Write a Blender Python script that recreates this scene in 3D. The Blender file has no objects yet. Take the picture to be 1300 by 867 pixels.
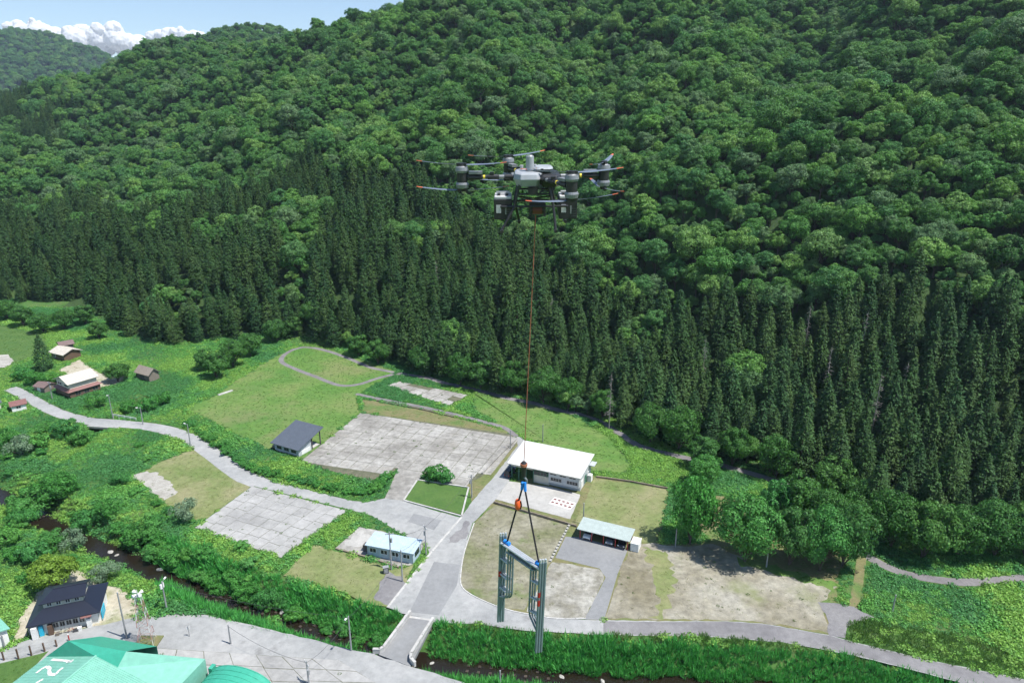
import bpy, bmesh, math, random
import numpy as np
from mathutils import Vector, Matrix
R = math.radians
rng = np.random.default_rng(7)
random.seed(7)
sc = bpy.context.scene
COL = sc.collection

# ------------------------------------------------------------------ camera, sky, sun, exposure
PITCH, CAM_H, FPX, CX, CY = R(18.0), 82.0, 867.0, 650.0, 433.5
cam = bpy.data.cameras.new('camera'); cam.lens = 24.0; cam.sensor_width = 36.0; cam.sensor_fit = 'HORIZONTAL'
cam.clip_start = 0.5; cam.clip_end = 60000
camo = bpy.data.objects.new('camera', cam); COL.objects.link(camo)
camo.location = (0, 0, CAM_H); camo.rotation_euler = (R(90) - PITCH, 0, 0)
sc.camera = camo
SUN_EL = R(64); SUN_AZ = math.atan2(0.93, -0.36)          # clockwise from +Y: from the right, a little behind the camera
w = bpy.data.worlds.new('World'); sc.world = w; w.use_nodes = True
wn = w.node_tree; bg = wn.nodes['Background']; bg.inputs[1].default_value = 0.115
sky = wn.nodes.new('ShaderNodeTexSky'); sky.sky_type = 'NISHITA'; sky.sun_disc = False
sky.sun_elevation = SUN_EL; sky.sun_rotation = SUN_AZ; sky.altitude = 400; sky.air_density = 1.0; sky.dust_density = 0.15; sky.ozone_density = 1.6
wn.links.new(sky.outputs[0], bg.inputs[0])
sl = bpy.data.lights.new('sun', 'SUN'); sl.energy = 5.0; sl.angle = R(0.53); sl.color = (1.0, 0.965, 0.91)
so = bpy.data.objects.new('sun', sl); COL.objects.link(so)
sdir = Vector((math.sin(SUN_AZ) * math.cos(SUN_EL), math.cos(SUN_AZ) * math.cos(SUN_EL), math.sin(SUN_EL)))
so.rotation_euler = sdir.to_track_quat('Z', 'Y').to_euler(); so.location = (60, -20, 300)
sc.view_settings.view_transform = 'Standard'; sc.view_settings.look = 'None'
sc.view_settings.exposure = 0.50; sc.view_settings.gamma = 1.0; sc.view_settings.use_curve_mapping = False
cy = sc.cycles
cy.max_bounces = 4; cy.diffuse_bounces = 2; cy.glossy_bounces = 2; cy.transmission_bounces = 3; cy.transparent_max_bounces = 4; cy.volume_bounces = 0
cy.use_denoising = True; cy.use_adaptive_sampling = True; cy.adaptive_threshold = 0.03
cy.caustics_reflective = False; cy.caustics_refractive = False

# ------------------------------------------------------------------ where a point of the photograph lies in the place
cp, sp = math.cos(PITCH), math.sin(PITCH)
def ray(px, py):
    dx, dy = (px - CX) / FPX, (CY - py) / FPX
    return Vector((dx, cp + dy * sp, -sp + dy * cp))
def at(px, py, z=0.0):
    d = ray(px, py); t = (z - CAM_H) / d.z
    return Vector((d.x * t, d.y * t, z))
def atd(px, py, zc):
    d = ray(px, py); return Vector((d.x * zc, d.y * zc, CAM_H + d.z * zc))
def at_plane(px, py, p0, n):
    d = ray(px, py); o = Vector((0, 0, CAM_H)); t = (p0 - o).dot(n) / d.dot(n)
    return o + d * t
def W(poly, z=0.0): return [tuple(at(x, y, z)[:2]) for x, y in poly]
def proj(x, y, z):
    x, y, z = np.asarray(x, float), np.asarray(y, float), np.asarray(z, float) - CAM_H
    zc = y * cp - z * sp; v = -y * sp - z * cp
    zs = np.where(zc > 1, zc, 1)
    return CX + FPX * x / zs, CY + FPX * v / zs, zc
def height_to(bx, by, ty):
    """height of an upright whose foot stands at a pixel and whose top reaches row ty"""
    b = at(bx, by); k = (ty - CY) / FPX
    zz = -(b.y * sp + k * b.y * cp) / (cp - k * sp)
    return zz + CAM_H
def pip(x, y, poly):
    x, y = np.asarray(x, float), np.asarray(y, float); ins = np.zeros(x.shape, bool); n = len(poly)
    for i in range(n):
        x0, y0 = poly[i]; x1, y1 = poly[(i + 1) % n]
        if y0 == y1: continue
        c = ((y0 > y) != (y1 > y)) & (x < (x1 - x0) * (y - y0) / (y1 - y0) + x0)
        ins ^= c
    return ins
def pldist(x, y, line):
    x, y = np.asarray(x, float), np.asarray(y, float); best = np.full(x.shape, 1e9)
    for i in range(len(line) - 1):
        ax, ay = line[i]; bx, by = line[i + 1]; ux, uy = bx - ax, by - ay; L = ux * ux + uy * uy + 1e-9
        t = np.clip(((x - ax) * ux + (y - ay) * uy) / L, 0, 1)
        best = np.minimum(best, np.hypot(x - ax - t * ux, y - ay - t * uy))
    return best
def smooth(line, n=6):
    """Catmull-Rom through the points"""
    p = [np.array(q, float) for q in line]; p = [2 * p[0] - p[1]] + p + [2 * p[-1] - p[-2]]; out = []
    for i in range(1, len(p) - 2):
        for k in range(n):
            t = k / n; a, b, c, d = p[i - 1], p[i], p[i + 1], p[i + 2]
            out.append(tuple(0.5 * (2 * b + (c - a) * t + (2 * a - 5 * b + 4 * c - d) * t * t + (3 * b - a - 3 * c + d) * t ** 3)))
    out.append(tuple(p[-2])); return out
def jag(poly, step=1.5, amp=0.25, seed=1):
    r = random.Random(seed); out = []
    for i in range(len(poly)):
        a = Vector(poly[i]); b = Vector(poly[(i + 1) % len(poly)]); L = (b - a).length; n = max(1, int(L / step))
        nrm = Vector((-(b - a).y, (b - a).x)) / max(L, 1e-6)
        for k in range(n):
            q = a.lerp(b, k / n) + nrm * r.uniform(-amp, amp); out.append((q.x, q.y))
    return out
def vnoise(x, y, s, seed=0):
    """smooth value noise in -1..1"""
    r = np.random.default_rng(seed); T = r.uniform(-1, 1, (64, 64)); u, v = x / s, y / s
    i, j = np.floor(u).astype(int), np.floor(v).astype(int); f, g = u - i, v - j; f = f * f * (3 - 2 * f); g = g * g * (3 - 2 * g)
    a, b, c, d = T[i % 64, j % 64], T[(i + 1) % 64, j % 64], T[i % 64, (j + 1) % 64], T[(i + 1) % 64, (j + 1) % 64]
    return (a * (1 - f) + b * f) * (1 - g) + (c * (1 - f) + d * f) * g

# ------------------------------------------------------------------ materials
MATS = {}
def _mat(name):
    m = bpy.data.materials.new(name); m.use_nodes = True; nt = m.node_tree; b = nt.nodes['Principled BSDF']
    MATS[name] = m; return m, nt, b
def _noise(nt, scale, detail=4, rough=0.6, obj=True):
    tc = nt.nodes.new('ShaderNodeTexCoord'); n = nt.nodes.new('ShaderNodeTexNoise')
    n.inputs['Scale'].default_value = scale; n.inputs['Detail'].default_value = detail; n.inputs['Roughness'].default_value = rough
    if obj: nt.links.new(tc.outputs['Object'], n.inputs['Vector'])
    else: nt.links.new(nt.nodes.new('ShaderNodeNewGeometry').outputs['Position'], n.inputs['Vector'])
    return n
def _ramp(nt, cols, src, lo=0.3, hi=0.7):
    r = nt.nodes.new('ShaderNodeValToRGB'); e = r.color_ramp.elements; n = len(cols)
    while len(e) < n: e.new(0.5)
    for i, c in enumerate(cols):
        e[i].position = lo + (hi - lo) * i / max(1, n - 1); e[i].color = (*c, 1)
    nt.links.new(src, r.inputs[0]); return r
def _mul(nt, a, b, fac=1.0, mode='MULTIPLY'):
    m = nt.nodes.new('ShaderNodeMix'); m.data_type = 'RGBA'; m.blend_type = mode; m.inputs[0].default_value = fac
    nt.links.new(a, m.inputs[6]); nt.links.new(b, m.inputs[7]); return m
def surf(name, cols, scale=0.15, fine=2.0, finec=((0.75,) * 3, (1.2,) * 3), rough=0.9, bump=0.0, rand=0.0, metal=0.0, spec=0.3, lo=0.35, hi=0.65, layer=None):
    """a weathered surface: broad colour patches times a fine grain; rand adds a tone per object"""
    m, nt, b = _mat(name)
    n1 = _noise(nt, scale, 5, 0.6, False); r1 = _ramp(nt, cols, n1.outputs['Fac'], lo, hi)
    n2 = _noise(nt, fine, 6, 0.7, False); r2 = _ramp(nt, finec, n2.outputs['Fac'], 0.3, 0.7)
    c = _mul(nt, r1.outputs[0], r2.outputs[0]).outputs[2]
    if layer:                                    # (colour, scale, threshold, width)
        n3 = _noise(nt, layer[1], 6, 0.65, False); r3 = _ramp(nt, ((0, 0, 0), (1, 1, 1)), n3.outputs['Fac'], layer[2], layer[2] + layer[3])
        mm = nt.nodes.new('ShaderNodeMix'); mm.data_type = 'RGBA'; nt.links.new(r3.outputs[0], mm.inputs[0]); nt.links.new(c, mm.inputs[6]); mm.inputs[7].default_value = (*layer[0], 1)
        c = mm.outputs[2]
    if rand:
        oi = nt.nodes.new('ShaderNodeObjectInfo'); rr = _ramp(nt, ((1 - rand,) * 3, (1 + rand,) * 3), oi.outputs['Random'], 0, 1)
        c = _mul(nt, c, rr.outputs[0]).outputs[2]
    nt.links.new(c, b.inputs['Base Color']); b.inputs['Roughness'].default_value = rough; b.inputs['Metallic'].default_value = metal
    b.inputs['Specular IOR Level'].default_value = spec
    if bump:
        bp = nt.nodes.new('ShaderNodeBump'); bp.inputs['Strength'].default_value = bump; bp.inputs['Distance'].default_value = 0.2
        nt.links.new(n2.outputs['Fac'], bp.inputs['Height']); nt.links.new(bp.outputs[0], b.inputs['Normal'])
    return m
def leafmat(name, cols, spread=0.5, transl=0.35, rough=0.55):
    m, nt, b = _mat(name); out = nt.nodes['Material Output']
    oi = nt.nodes.new('ShaderNodeObjectInfo'); r = _ramp(nt, cols, oi.outputs['Random'], 0.0, 1.0)
    ge = nt.nodes.new('ShaderNodeNewGeometry'); r2 = _ramp(nt, ((1 - spread,) * 3, (1 + spread,) * 3), ge.outputs['Random Per Island'], 0, 1)
    c = _mul(nt, r.outputs[0], r2.outputs[0]).outputs[2]
    nt.links.new(c, b.inputs['Base Color']); b.inputs['Roughness'].default_value = rough; b.inputs['Specular IOR Level'].default_value = 0.25
    tr = nt.nodes.new('ShaderNodeBsdfTranslucent'); nt.links.new(c, tr.inputs[0])
    mx = nt.nodes.new('ShaderNodeMixShader'); mx.inputs[0].default_value = transl
    nt.links.new(b.outputs[0], mx.inputs[1]); nt.links.new(tr.outputs[0], mx.inputs[2]); nt.links.new(mx.outputs[0], out.inputs[0])
    return m
def plain(name, col, rough=0.6, metal=0.0, spec=0.5, var=0.12, scale=3.0):
    m, nt, b = _mat(name); n = _noise(nt, scale, 4)
    r = _ramp(nt, (tuple(c * (1 - var) for c in col), tuple(min(1, c * (1 + var)) for c in col)), n.outputs['Fac'])
    nt.links.new(r.outputs[0], b.inputs['Base Color']); b.inputs['Roughness'].default_value = rough; b.inputs['Metallic'].default_value = metal; b.inputs['Specular IOR Level'].default_value = spec
    return m

G_BROAD = ((0.060, 0.156, 0.040), (0.106, 0.275, 0.060), (0.081, 0.220, 0.069), (0.155, 0.336, 0.067), (0.071, 0.189, 0.049), (0.201, 0.372, 0.085), (0.138, 0.244, 0.110), (0.092, 0.244, 0.056))
leafmat('broad_leaf', G_BROAD, 0.45)
leafmat('edge_leaf', ((0.060, 0.174, 0.036), (0.077, 0.207, 0.043), (0.065, 0.185, 0.049), (0.103, 0.235, 0.047)), 0.45)
leafmat('cedar_leaf', ((0.036, 0.092, 0.026), (0.050, 0.118, 0.030), (0.034, 0.098, 0.032), (0.068, 0.132, 0.036), (0.044, 0.104, 0.025)), 0.5, 0.2, 0.7)
leafmat('bush_leaf', ((0.064, 0.233, 0.042), (0.084, 0.292, 0.055), (0.071, 0.253, 0.066), (0.115, 0.320, 0.059)), 0.4)
leafmat('yellow_leaf', ((0.167, 0.300, 0.040), (0.197, 0.328, 0.047)), 0.35)
leafmat('pale_leaf', ((0.166, 0.270, 0.154), (0.214, 0.314, 0.190)), 0.4)
leafmat('cover_leaf', ((0.113, 0.338, 0.069), (0.157, 0.390, 0.085), (0.128, 0.352, 0.101)), 0.35)
leafmat('cover_bright', ((0.209, 0.425, 0.078), (0.259, 0.461, 0.097), (0.179, 0.389, 0.088)), 0.3)
leafmat('cover_deep', ((0.076, 0.257, 0.072), (0.102, 0.304, 0.101), (0.086, 0.273, 0.072)), 0.35)
leafmat('reed_leaf', ((0.084, 0.362, 0.077), (0.115, 0.435, 0.098), (0.100, 0.391, 0.086)), 0.35)
leafmat('grass_leaf', ((0.105, 0.225, 0.045), (0.125, 0.245, 0.052), (0.098, 0.210, 0.046), (0.150, 0.250, 0.065)), 0.15)
leafmat('dry_leaf', ((0.237, 0.263, 0.094), (0.188, 0.250, 0.075), (0.275, 0.269, 0.125)), 0.3)
plain('bark', (0.075, 0.060, 0.048), 0.95, var=0.35)
plain('dead_wood', (0.26, 0.24, 0.22), 0.95, var=0.3)
surf('ground', ((0.040, 0.100, 0.022), (0.065, 0.150, 0.032), (0.100, 0.145, 0.046)), 0.12, 1.5, ((0.6,) * 3, (1.25,) * 3))
surf('meadow', ((0.075, 0.175, 0.032), (0.105, 0.195, 0.042), (0.150, 0.205, 0.062)), 0.06, 0.7, ((0.72,) * 3, (1.18,) * 3), layer=((0.180, 0.180, 0.085), 0.040, 0.50, 0.24))
surf('forest_floor', ((0.030, 0.062, 0.018), (0.050, 0.095, 0.026)), 0.1, 1.0)
surf('lawn_tan', ((0.125, 0.180, 0.052), (0.185, 0.212, 0.085), (0.245, 0.238, 0.125)), 0.09, 1.0, ((0.72,) * 3, (1.15,) * 3), layer=((0.25, 0.225, 0.15), 0.05, 0.60, 0.16))
surf('lawn_green', ((0.060, 0.130, 0.028), (0.082, 0.150, 0.036)), 0.25, 2.2, ((0.75,) * 3, (1.15,) * 3))
surf('strip_tan', ((0.130, 0.160, 0.055), (0.180, 0.165, 0.080), (0.100, 0.165, 0.045)), 0.12, 1.5)
surf('field_dry', ((0.155, 0.165, 0.082), (0.215, 0.205, 0.140), (0.285, 0.272, 0.210)), 0.10, 0.9, ((0.6,) * 3, (1.25,) * 3), layer=((0.110, 0.160, 0.045), 0.09, 0.57, 0.10))
surf('field_white', ((0.220, 0.208, 0.165), (0.340, 0.328, 0.285), (0.435, 0.425, 0.380)), 0.16, 0.9, ((0.55,) * 3, (1.15,) * 3), layer=((0.150, 0.145, 0.100), 0.28, 0.58, 0.10))
surf('field_tan', ((0.205, 0.185, 0.125), (0.285, 0.265, 0.205), (0.365, 0.350, 0.295)), 0.07, 0.7, ((0.55,) * 3, (1.18,) * 3), layer=((0.165, 0.190, 0.075), 0.06, 0.54, 0.16))
surf('gravel', ((0.30, 0.285, 0.25), (0.43, 0.415, 0.375)), 0.4, 3.0, ((0.65,) * 3, (1.2,) * 3))
surf('dirt', ((0.32, 0.285, 0.205), (0.42, 0.385, 0.30), (0.23, 0.24, 0.12)), 0.16, 1.6)
surf('road', ((0.265, 0.27, 0.268), (0.315, 0.32, 0.314), (0.355, 0.355, 0.348)), 0.09, 0.8, ((0.80,) * 3, (1.10,) * 3), rough=0.85, layer=((0.21, 0.21, 0.205), 0.16, 0.62, 0.08))
surf('asphalt', ((0.205, 0.21, 0.213), (0.25, 0.255, 0.257)), 0.12, 1.2, ((0.86,) * 3, (1.08,) * 3), rough=0.85)
surf('asphalt_dark', ((0.17, 0.165, 0.17), (0.225, 0.22, 0.22)), 0.2, 1.4, ((0.8,) * 3, (1.15,) * 3), rough=0.9)
surf('asphalt_worn', ((0.165, 0.160, 0.165), (0.205, 0.20, 0.203), (0.245, 0.24, 0.24)), 0.12, 1.0, ((0.82,) * 3, (1.12,) * 3), rough=0.9)
surf('path', ((0.155, 0.145, 0.150), (0.215, 0.205, 0.205)), 0.3, 2.0, ((0.8,) * 3, (1.15,) * 3))
surf('concrete', ((0.285, 0.283, 0.275), (0.34, 0.337, 0.325), (0.385, 0.38, 0.37)), 0.12, 0.8, ((0.78,) * 3, (1.1,) * 3), rand=0.045, layer=((0.24, 0.235, 0.22), 0.10, 0.62, 0.12))
surf('concrete_old', ((0.235, 0.225, 0.205), (0.325, 0.315, 0.29), (0.41, 0.40, 0.375)), 0.09, 0.7, ((0.60,) * 3, (1.18,) * 3), rand=0.045, layer=((0.22, 0.205, 0.175), 0.075, 0.58, 0.14))
surf('concrete_pale', ((0.36, 0.352, 0.33), (0.45, 0.44, 0.415)), 0.2, 1.2, ((0.82,) * 3, (1.08,) * 3), rand=0.05)
surf('joint', ((0.085, 0.095, 0.055), (0.15, 0.145, 0.10)), 0.5, 2.0)
surf('kerb', ((0.38, 0.375, 0.355), (0.49, 0.48, 0.46)), 0.6, 3.0)
surf('old_wall', ((0.16, 0.13, 0.10), (0.26, 0.22, 0.17)), 0.6, 3.0)
surf('bank_stone', ((0.040, 0.032, 0.026), (0.075, 0.060, 0.048)), 0.5, 2.5)
plain('stone_pale', (0.36, 0.35, 0.32), 0.8, var=0.2)

# ------------------------------------------------------------------ object helpers
class MB:
    def __init__(s): s.v, s.f, s.mi, s.m = [], [], [], 0
    def add(s, vs, fs):
        o = len(s.v); s.v += [tuple(q) for q in vs]; s.f += [tuple(i + o for i in q) for q in fs]; s.mi += [s.m] * len(fs); return s
    def box(s, x0, x1, y0, y1, z0, z1):
        return s.add([(x0, y0, z0), (x1, y0, z0), (x1, y1, z0), (x0, y1, z0), (x0, y0, z1), (x1, y0, z1), (x1, y1, z1), (x0, y1, z1)],
                     [(0, 3, 2, 1), (4, 5, 6, 7), (0, 1, 5, 4), (1, 2, 6, 5), (2, 3, 7, 6), (3, 0, 4, 7)])
    def cyl(s, p0, p1, r0, r1=None, n=8, cap=True):
        r1 = r0 if r1 is None else r1; p0, p1 = Vector(p0), Vector(p1); d = (p1 - p0).normalized()
        a = d.orthogonal().normalized(); b = d.cross(a); vs = []
        for p, r in ((p0, r0), (p1, r1)):
            for k in range(n): t = 2 * math.pi * k / n; vs.append(p + a * (r * math.cos(t)) + b * (r * math.sin(t)))
        fs = [(k, (k + 1) % n, n + (k + 1) % n, n + k) for k in range(n)]
        if cap: fs += [tuple(range(n - 1, -1, -1)), tuple(range(n, 2 * n))]
        return s.add(vs, fs)
    def tube(s, pts, r, n=6):
        for a, b in zip(pts[:-1], pts[1:]): s.cyl(a, b, r, r, n)
        return s
    def prism(s, poly, z0, z1):
        n = len(poly); s.add([(x, y, z0) for x, y in poly] + [(x, y, z1) for x, y in poly],
              [tuple(range(n - 1, -1, -1)), tuple(range(n, 2 * n))] + [(k, (k + 1) % n, n + (k + 1) % n, n + k) for k in range(n)]); return s
    def loft(s, rings, cap=True):
        n = len(rings[0]); vs = [p for r in rings for p in r]; fs = []
        for i in range(len(rings) - 1):
            for k in range(n): fs.append((i * n + k, i * n + (k + 1) % n, (i + 1) * n + (k + 1) % n, (i + 1) * n + k))
        if cap: fs += [tuple(range(n - 1, -1, -1)), tuple(range((len(rings) - 1) * n, len(rings) * n))]
        return s.add(vs, fs)
    def slab(s, quad, t):
        """a plate of thickness t under a 3D polygon"""
        n = len(quad); q = [Vector(p) for p in quad]; nrm = (q[1] - q[0]).cross(q[2] - q[0]).normalized()
        if nrm.z < 0: q.reverse(); nrm = -nrm
        s.add(q + [p - nrm * t for p in q], [tuple(range(n)), tuple(range(2 * n - 1, n - 1, -1))] + [(n + k, n + (k + 1) % n, (k + 1) % n, k) for k in range(n)]); return s
    def mesh(s, name, mats, smooth=False):
        me = bpy.data.meshes.new(name); me.from_pydata(s.v, [], s.f)
        for m in (mats if isinstance(mats, (list, tuple)) else [mats]): me.materials.append(MATS[m] if isinstance(m, str) else m)
        if any(s.mi): me.polygons.foreach_set('material_index', s.mi)
        if smooth: me.polygons.foreach_set('use_smooth', [True] * len(me.polygons))
        me.update(); return me
    def build(s, name, mats, parent=None, smooth=False): return obj(name, s.mesh(name, mats, smooth), parent)
def obj(name, me, parent=None):
    o = bpy.data.objects.new(name, me); COL.objects.link(o); o.parent = parent; return o
def empty(name, loc=(0, 0, 0), rz=0.0):
    o = bpy.data.objects.new(name, None); COL.objects.link(o); o.location = loc; o.rotation_euler = (0, 0, rz); o.empty_display_size = 0.5; return o
def tag(o, label=None, cat=None, group=None, kind=None):
    if label: o['label'] = label
    if cat: o['category'] = cat
    if group: o['group'] = group
    if kind: o['kind'] = kind
    return o
def struct(o, label=None): return tag(o, label, None, None, 'structure')
def copy_tree(o, parent=None):
    c = o.copy(); COL.objects.link(c); c.parent = parent
    for ch in KIDS.get(o.name, ()): copy_tree(ch, c)
    return c
KIDS = {}
def sheet(name, poly, z, mat, label, jagged=0.0, step=1.5, seed=1):
    p = jag(poly, step, jagged, seed) if jagged else poly
    me = bpy.data.meshes.new(name); bm = bmesh.new(); f = bm.faces.new([bm.verts.new((x, y, z)) for x, y in p])
    bmesh.ops.triangulate(bm, faces=[f]); bm.normal_update()
    for q in bm.faces:
        if q.normal.z < 0: q.normal_flip()
    bm.to_mesh(me); bm.free(); me.materials.append(MATS[mat]); return struct(obj(name, me), label)
def ribbon(line, width, seed=0, jit=0.0):
    r = random.Random(seed); L, Rr = [], []
    for i, p in enumerate(line):
        a = Vector(line[max(0, i - 1)]); b = Vector(line[min(len(line) - 1, i + 1)]); d = (b - a).normalized(); n = Vector((-d.y, d.x))
        wd = width(i / (len(line) - 1)) if callable(width) else width
        L.append(tuple(Vector(p) + n * (wd / 2 + r.uniform(-jit, jit)))); Rr.append(tuple(Vector(p) - n * (wd / 2 + r.uniform(-jit, jit))))
    return L + Rr[::-1]
def ribbon_obj(name, line, width, z, mat, label, jit=0.0, seed=0):
    p = ribbon(line, width, seed, jit); n = len(line); m = MB()
    m.add([(x, y, z) for x, y in p], [(2 * n - 1 - i, 2 * n - 2 - i, i + 1, i) for i in range(n - 1)])
    return struct(m.build(name, mat), label)

# ------------------------------------------------------------------ terrain
FOOT = W([(-420, 392), (-150, 392), (0, 388), (95, 390), (150, 432), (200, 446), (330, 432), (430, 446), (500, 468), (600, 496), (700, 520), (800, 556), (870, 580), (940, 596), (1010, 618), (1070, 650), (1110, 690), (1200, 702), (1300, 704), (1480, 712)])
FOOT = [(-3000, FOOT[0][1] + 60)] + FOOT + [(1200, FOOT[-1][1] - 8)]
VALLEY = FOOT + [(1200, -3000), (-3000, -3000)]
CTRL = {  # column: (row of the tree tops, depth)
    -400: [(320, 330), (230, 480), (175, 620), (150, 760)], -180: [(310, 330), (230, 470), (180, 600), (145, 750)],
    0: [(300, 330), (222, 460), (192, 560), (138, 720)], 100: [(320, 310), (230, 420), (186, 530), (142, 620), (103, 690)],
    200: [(330, 285), (250, 360), (180, 480), (128, 570), (60, 660)], 300: [(330, 275), (240, 345), (160, 440), (98, 540), (54, 620)],
    400: [(340, 262), (240, 325), (150, 405), (88, 490), (40, 560)], 500: [(350, 252), (240, 315), (150, 380), (80, 445), (26, 500)],
    590: [(360, 245), (260, 295), (160, 350), (85, 400), (-8, 470), (-50, 510)],
    660: [(385, 238), (290, 280), (200, 325), (120, 375), (40, 430), (-100, 520)], 745: [(210, 335), (112, 420), (60, 475), (-100, 570)],
    800: [(420, 220), (320, 260), (210, 300), (130, 355), (20, 450), (-100, 550)], 900: [(450, 203), (330, 236), (220, 270), (150, 310), (70, 385), (0, 440), (-100, 520)],
    1000: [(480, 186), (350, 222), (250, 250), (170, 285), (105, 375), (60, 430), (0, 480), (-100, 560)], 1100: [(510, 170), (400, 198), (280, 222), (150, 262), (95, 300), (30, 390), (-100, 480)],
    1200: [(540, 160), (400, 188), (250, 216), (110, 258), (50, 300), (0, 350), (-100, 420)], 1300: [(560, 152), (420, 178), (250, 210), (100, 250), (25, 285), (-100, 350)],
    1500: [(560, 148), (420, 172), (250, 205), (80, 245), (-60, 300)], 1800: [(560, 146), (420, 170), (250, 203), (80, 243), (-60, 300)]}
cpts = []
for cxp, lst in CTRL.items():
    for i, (cyp, zc) in enumerate(lst):
        p = atd(cxp, cyp, zc); cpts.append((p.x, p.y, p.z - (14 if i == 0 else 11)))
    q = atd(cxp, lst[-1][0], lst[-1][1] * 1.28); cpts.append((q.x, q.y, p.z - 45))
    q = atd(cxp, lst[-1][0], lst[-1][1] * 1.9); cpts.append((q.x, q.y, p.z - 60))
for i in range(0, len(FOOT), 2): cpts.append((*FOOT[i], 0.0))
C = np.array(cpts); 
def _tps(r2): return np.where(r2 > 0, r2 * np.log(r2 + 1e-9), 0)
S_ = 100.0
def _sys():
    P = C[:, :2] / S_; n = len(P); K = _tps(((P[:, None] - P[None]) ** 2).sum(-1)) + np.eye(n) * 0.02
    A = np.hstack([np.ones((n, 1)), P]); M = np.block([[K, A], [A.T, np.zeros((3, 3))]])
    return P, np.linalg.solve(M, np.concatenate([C[:, 2], np.zeros(3)]))
TP, TW = _sys()
def tps(x, y):
    xs, ys = np.ravel(x) / S_, np.ravel(y) / S_; out = np.zeros(xs.shape)
    for s in range(0, len(xs), 20000):
        e = slice(s, s + 20000); r2 = (xs[e, None] - TP[None, :, 0]) ** 2 + (ys[e, None] - TP[None, :, 1]) ** 2
        out[e] = _tps(r2) @ TW[:-3] + TW[-3] + TW[-2] * xs[e] + TW[-1] * ys[e]
    return out.reshape(np.shape(x))
STREAM = smooth([tuple(at(x, y, -3.0)[:2]) for x, y in [(-120, 575), (-40, 612), (0, 628), (40, 652), (75, 670), (118, 690), (160, 707), (205, 728), (255, 750), (305, 768), (350, 783), (400, 800), (450, 815), (500, 831), (545, 843), (600, 851), (660, 856), (720, 862), (800, 868), (900, 872), (1050, 885), (1250, 925)]], 4)
BROOK = smooth([tuple(at(x, y, -1.5)[:2]) for x, y in [(178, 512), (152, 533), (136, 541), (112, 556), (88, 576), (60, 600), (36, 632), (25, 645)]], 4)
GULLY = []
def sstep(a, b, v): t = np.clip((v - a) / (b - a), 0, 1); return t * t * (3 - 2 * t)
def hgt(x, y):
    x, y = np.asarray(x, float), np.asarray(y, float)
    ins = pip(x, y, VALLEY); d = pldist(x, y, FOOT); wgt = np.where(ins, 0, sstep(0, 26, d))
    h = np.zeros(x.shape); m = wgt > 0
    if m.any():
        t = np.maximum(tps(x[m], y[m]), 0.5 + 0.04 * np.minimum(d[m], 200))
        t = t + (vnoise(x[m], y[m], 70, 3) * 6 + vnoise(x[m], y[m], 30, 4) * 3.5) * np.clip(d[m] / 90, 0, 1)
        sx_, sy_ = x[m] * 0.80 - y[m] * 0.60, x[m] * 0.60 + y[m] * 0.80    # spurs and gullies run up to the right
        t = t + (vnoise(sx_, sy_ * 0.30, 42, 13) * 11 - 7 * np.clip(1 - np.abs(vnoise(sx_ + 500, sy_ * 0.25, 60, 19)) * 5, 0, 1)) * np.clip((d[m] - 40) / 120, 0, 1)
        for gl in GULLY:
            dg = pldist(x[m], y[m], gl); t = t - 9.5 * np.exp(-(dg / 19) ** 2) + 5 * np.exp(-((dg - 44) / 20) ** 2)
        far = np.maximum(np.abs(x[m]) - 1000, y[m] - 1100)
        t = t * (1 - sstep(0, 700, far)) + 30 * sstep(0, 700, far)
        h[m] = wgt[m] * np.maximum(t, 0)
    ds = pldist(x, y, STREAM); db = pldist(x, y, BROOK)
    h = h - 3.6 * (1 - sstep(1.8, 7.2, ds)) - 2.0 * (1 - sstep(1.0, 4.5, db)) * (1 - 0.5 * (1 - sstep(1.8, 7.2, ds)))
    return np.maximum(h, -3.7) - 0.02
def hit(px, py):
    d = ray(px, py); ts = np.linspace(120, 900, 1600); k = int(np.argmax(CAM_H + d.z * ts < hgt(d.x * ts, d.y * ts) + 8)); return (d.x * ts[k], d.y * ts[k])
_g = [[hit(*q) for q in ln] for ln in ([(690, 190), (715, 155), (745, 118), (802, 72), (846, 40), (880, 8)], [(925, 150), (990, 115), (1040, 92), (1062, 45), (1080, 5)], [(1120, 120), (1165, 88), (1215, 45), (1255, 15)], [(120, 190), (200, 170), (270, 150), (340, 105), (390, 70)], [(470, 150), (520, 100), (560, 50)])]
GULLY += _g
def coords(lo, hi, a, b, fine, coarse):
    out = list(np.arange(a, b, fine)); v, s = a, fine
    L = []
    while v > lo: s = min(s * 1.18, coarse if v > lo * 0.35 else 400); v -= s; L.append(v)
    v, s = b, fine; Rr = [b]
    while v < hi: s = min(s * 1.18, coarse if v < hi * 0.35 else 400); v += s; Rr.append(v)
    return np.array(L[::-1] + out + Rr)
gx = coords(-3200, 3200, -170, 130, 1.6, 14); gy = coords(-900, 3300, 72, 235, 1.6, 12)
GX, GY = np.meshgrid(gx, gy); GZ = hgt(GX, GY)
nx, ny = len(gx), len(gy); idx = np.arange(nx * ny).reshape(ny, nx)
F = np.stack([idx[:-1, :-1], idx[:-1, 1:], idx[1:, 1:], idx[1:, :-1]], -1).reshape(-1, 4)
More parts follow.
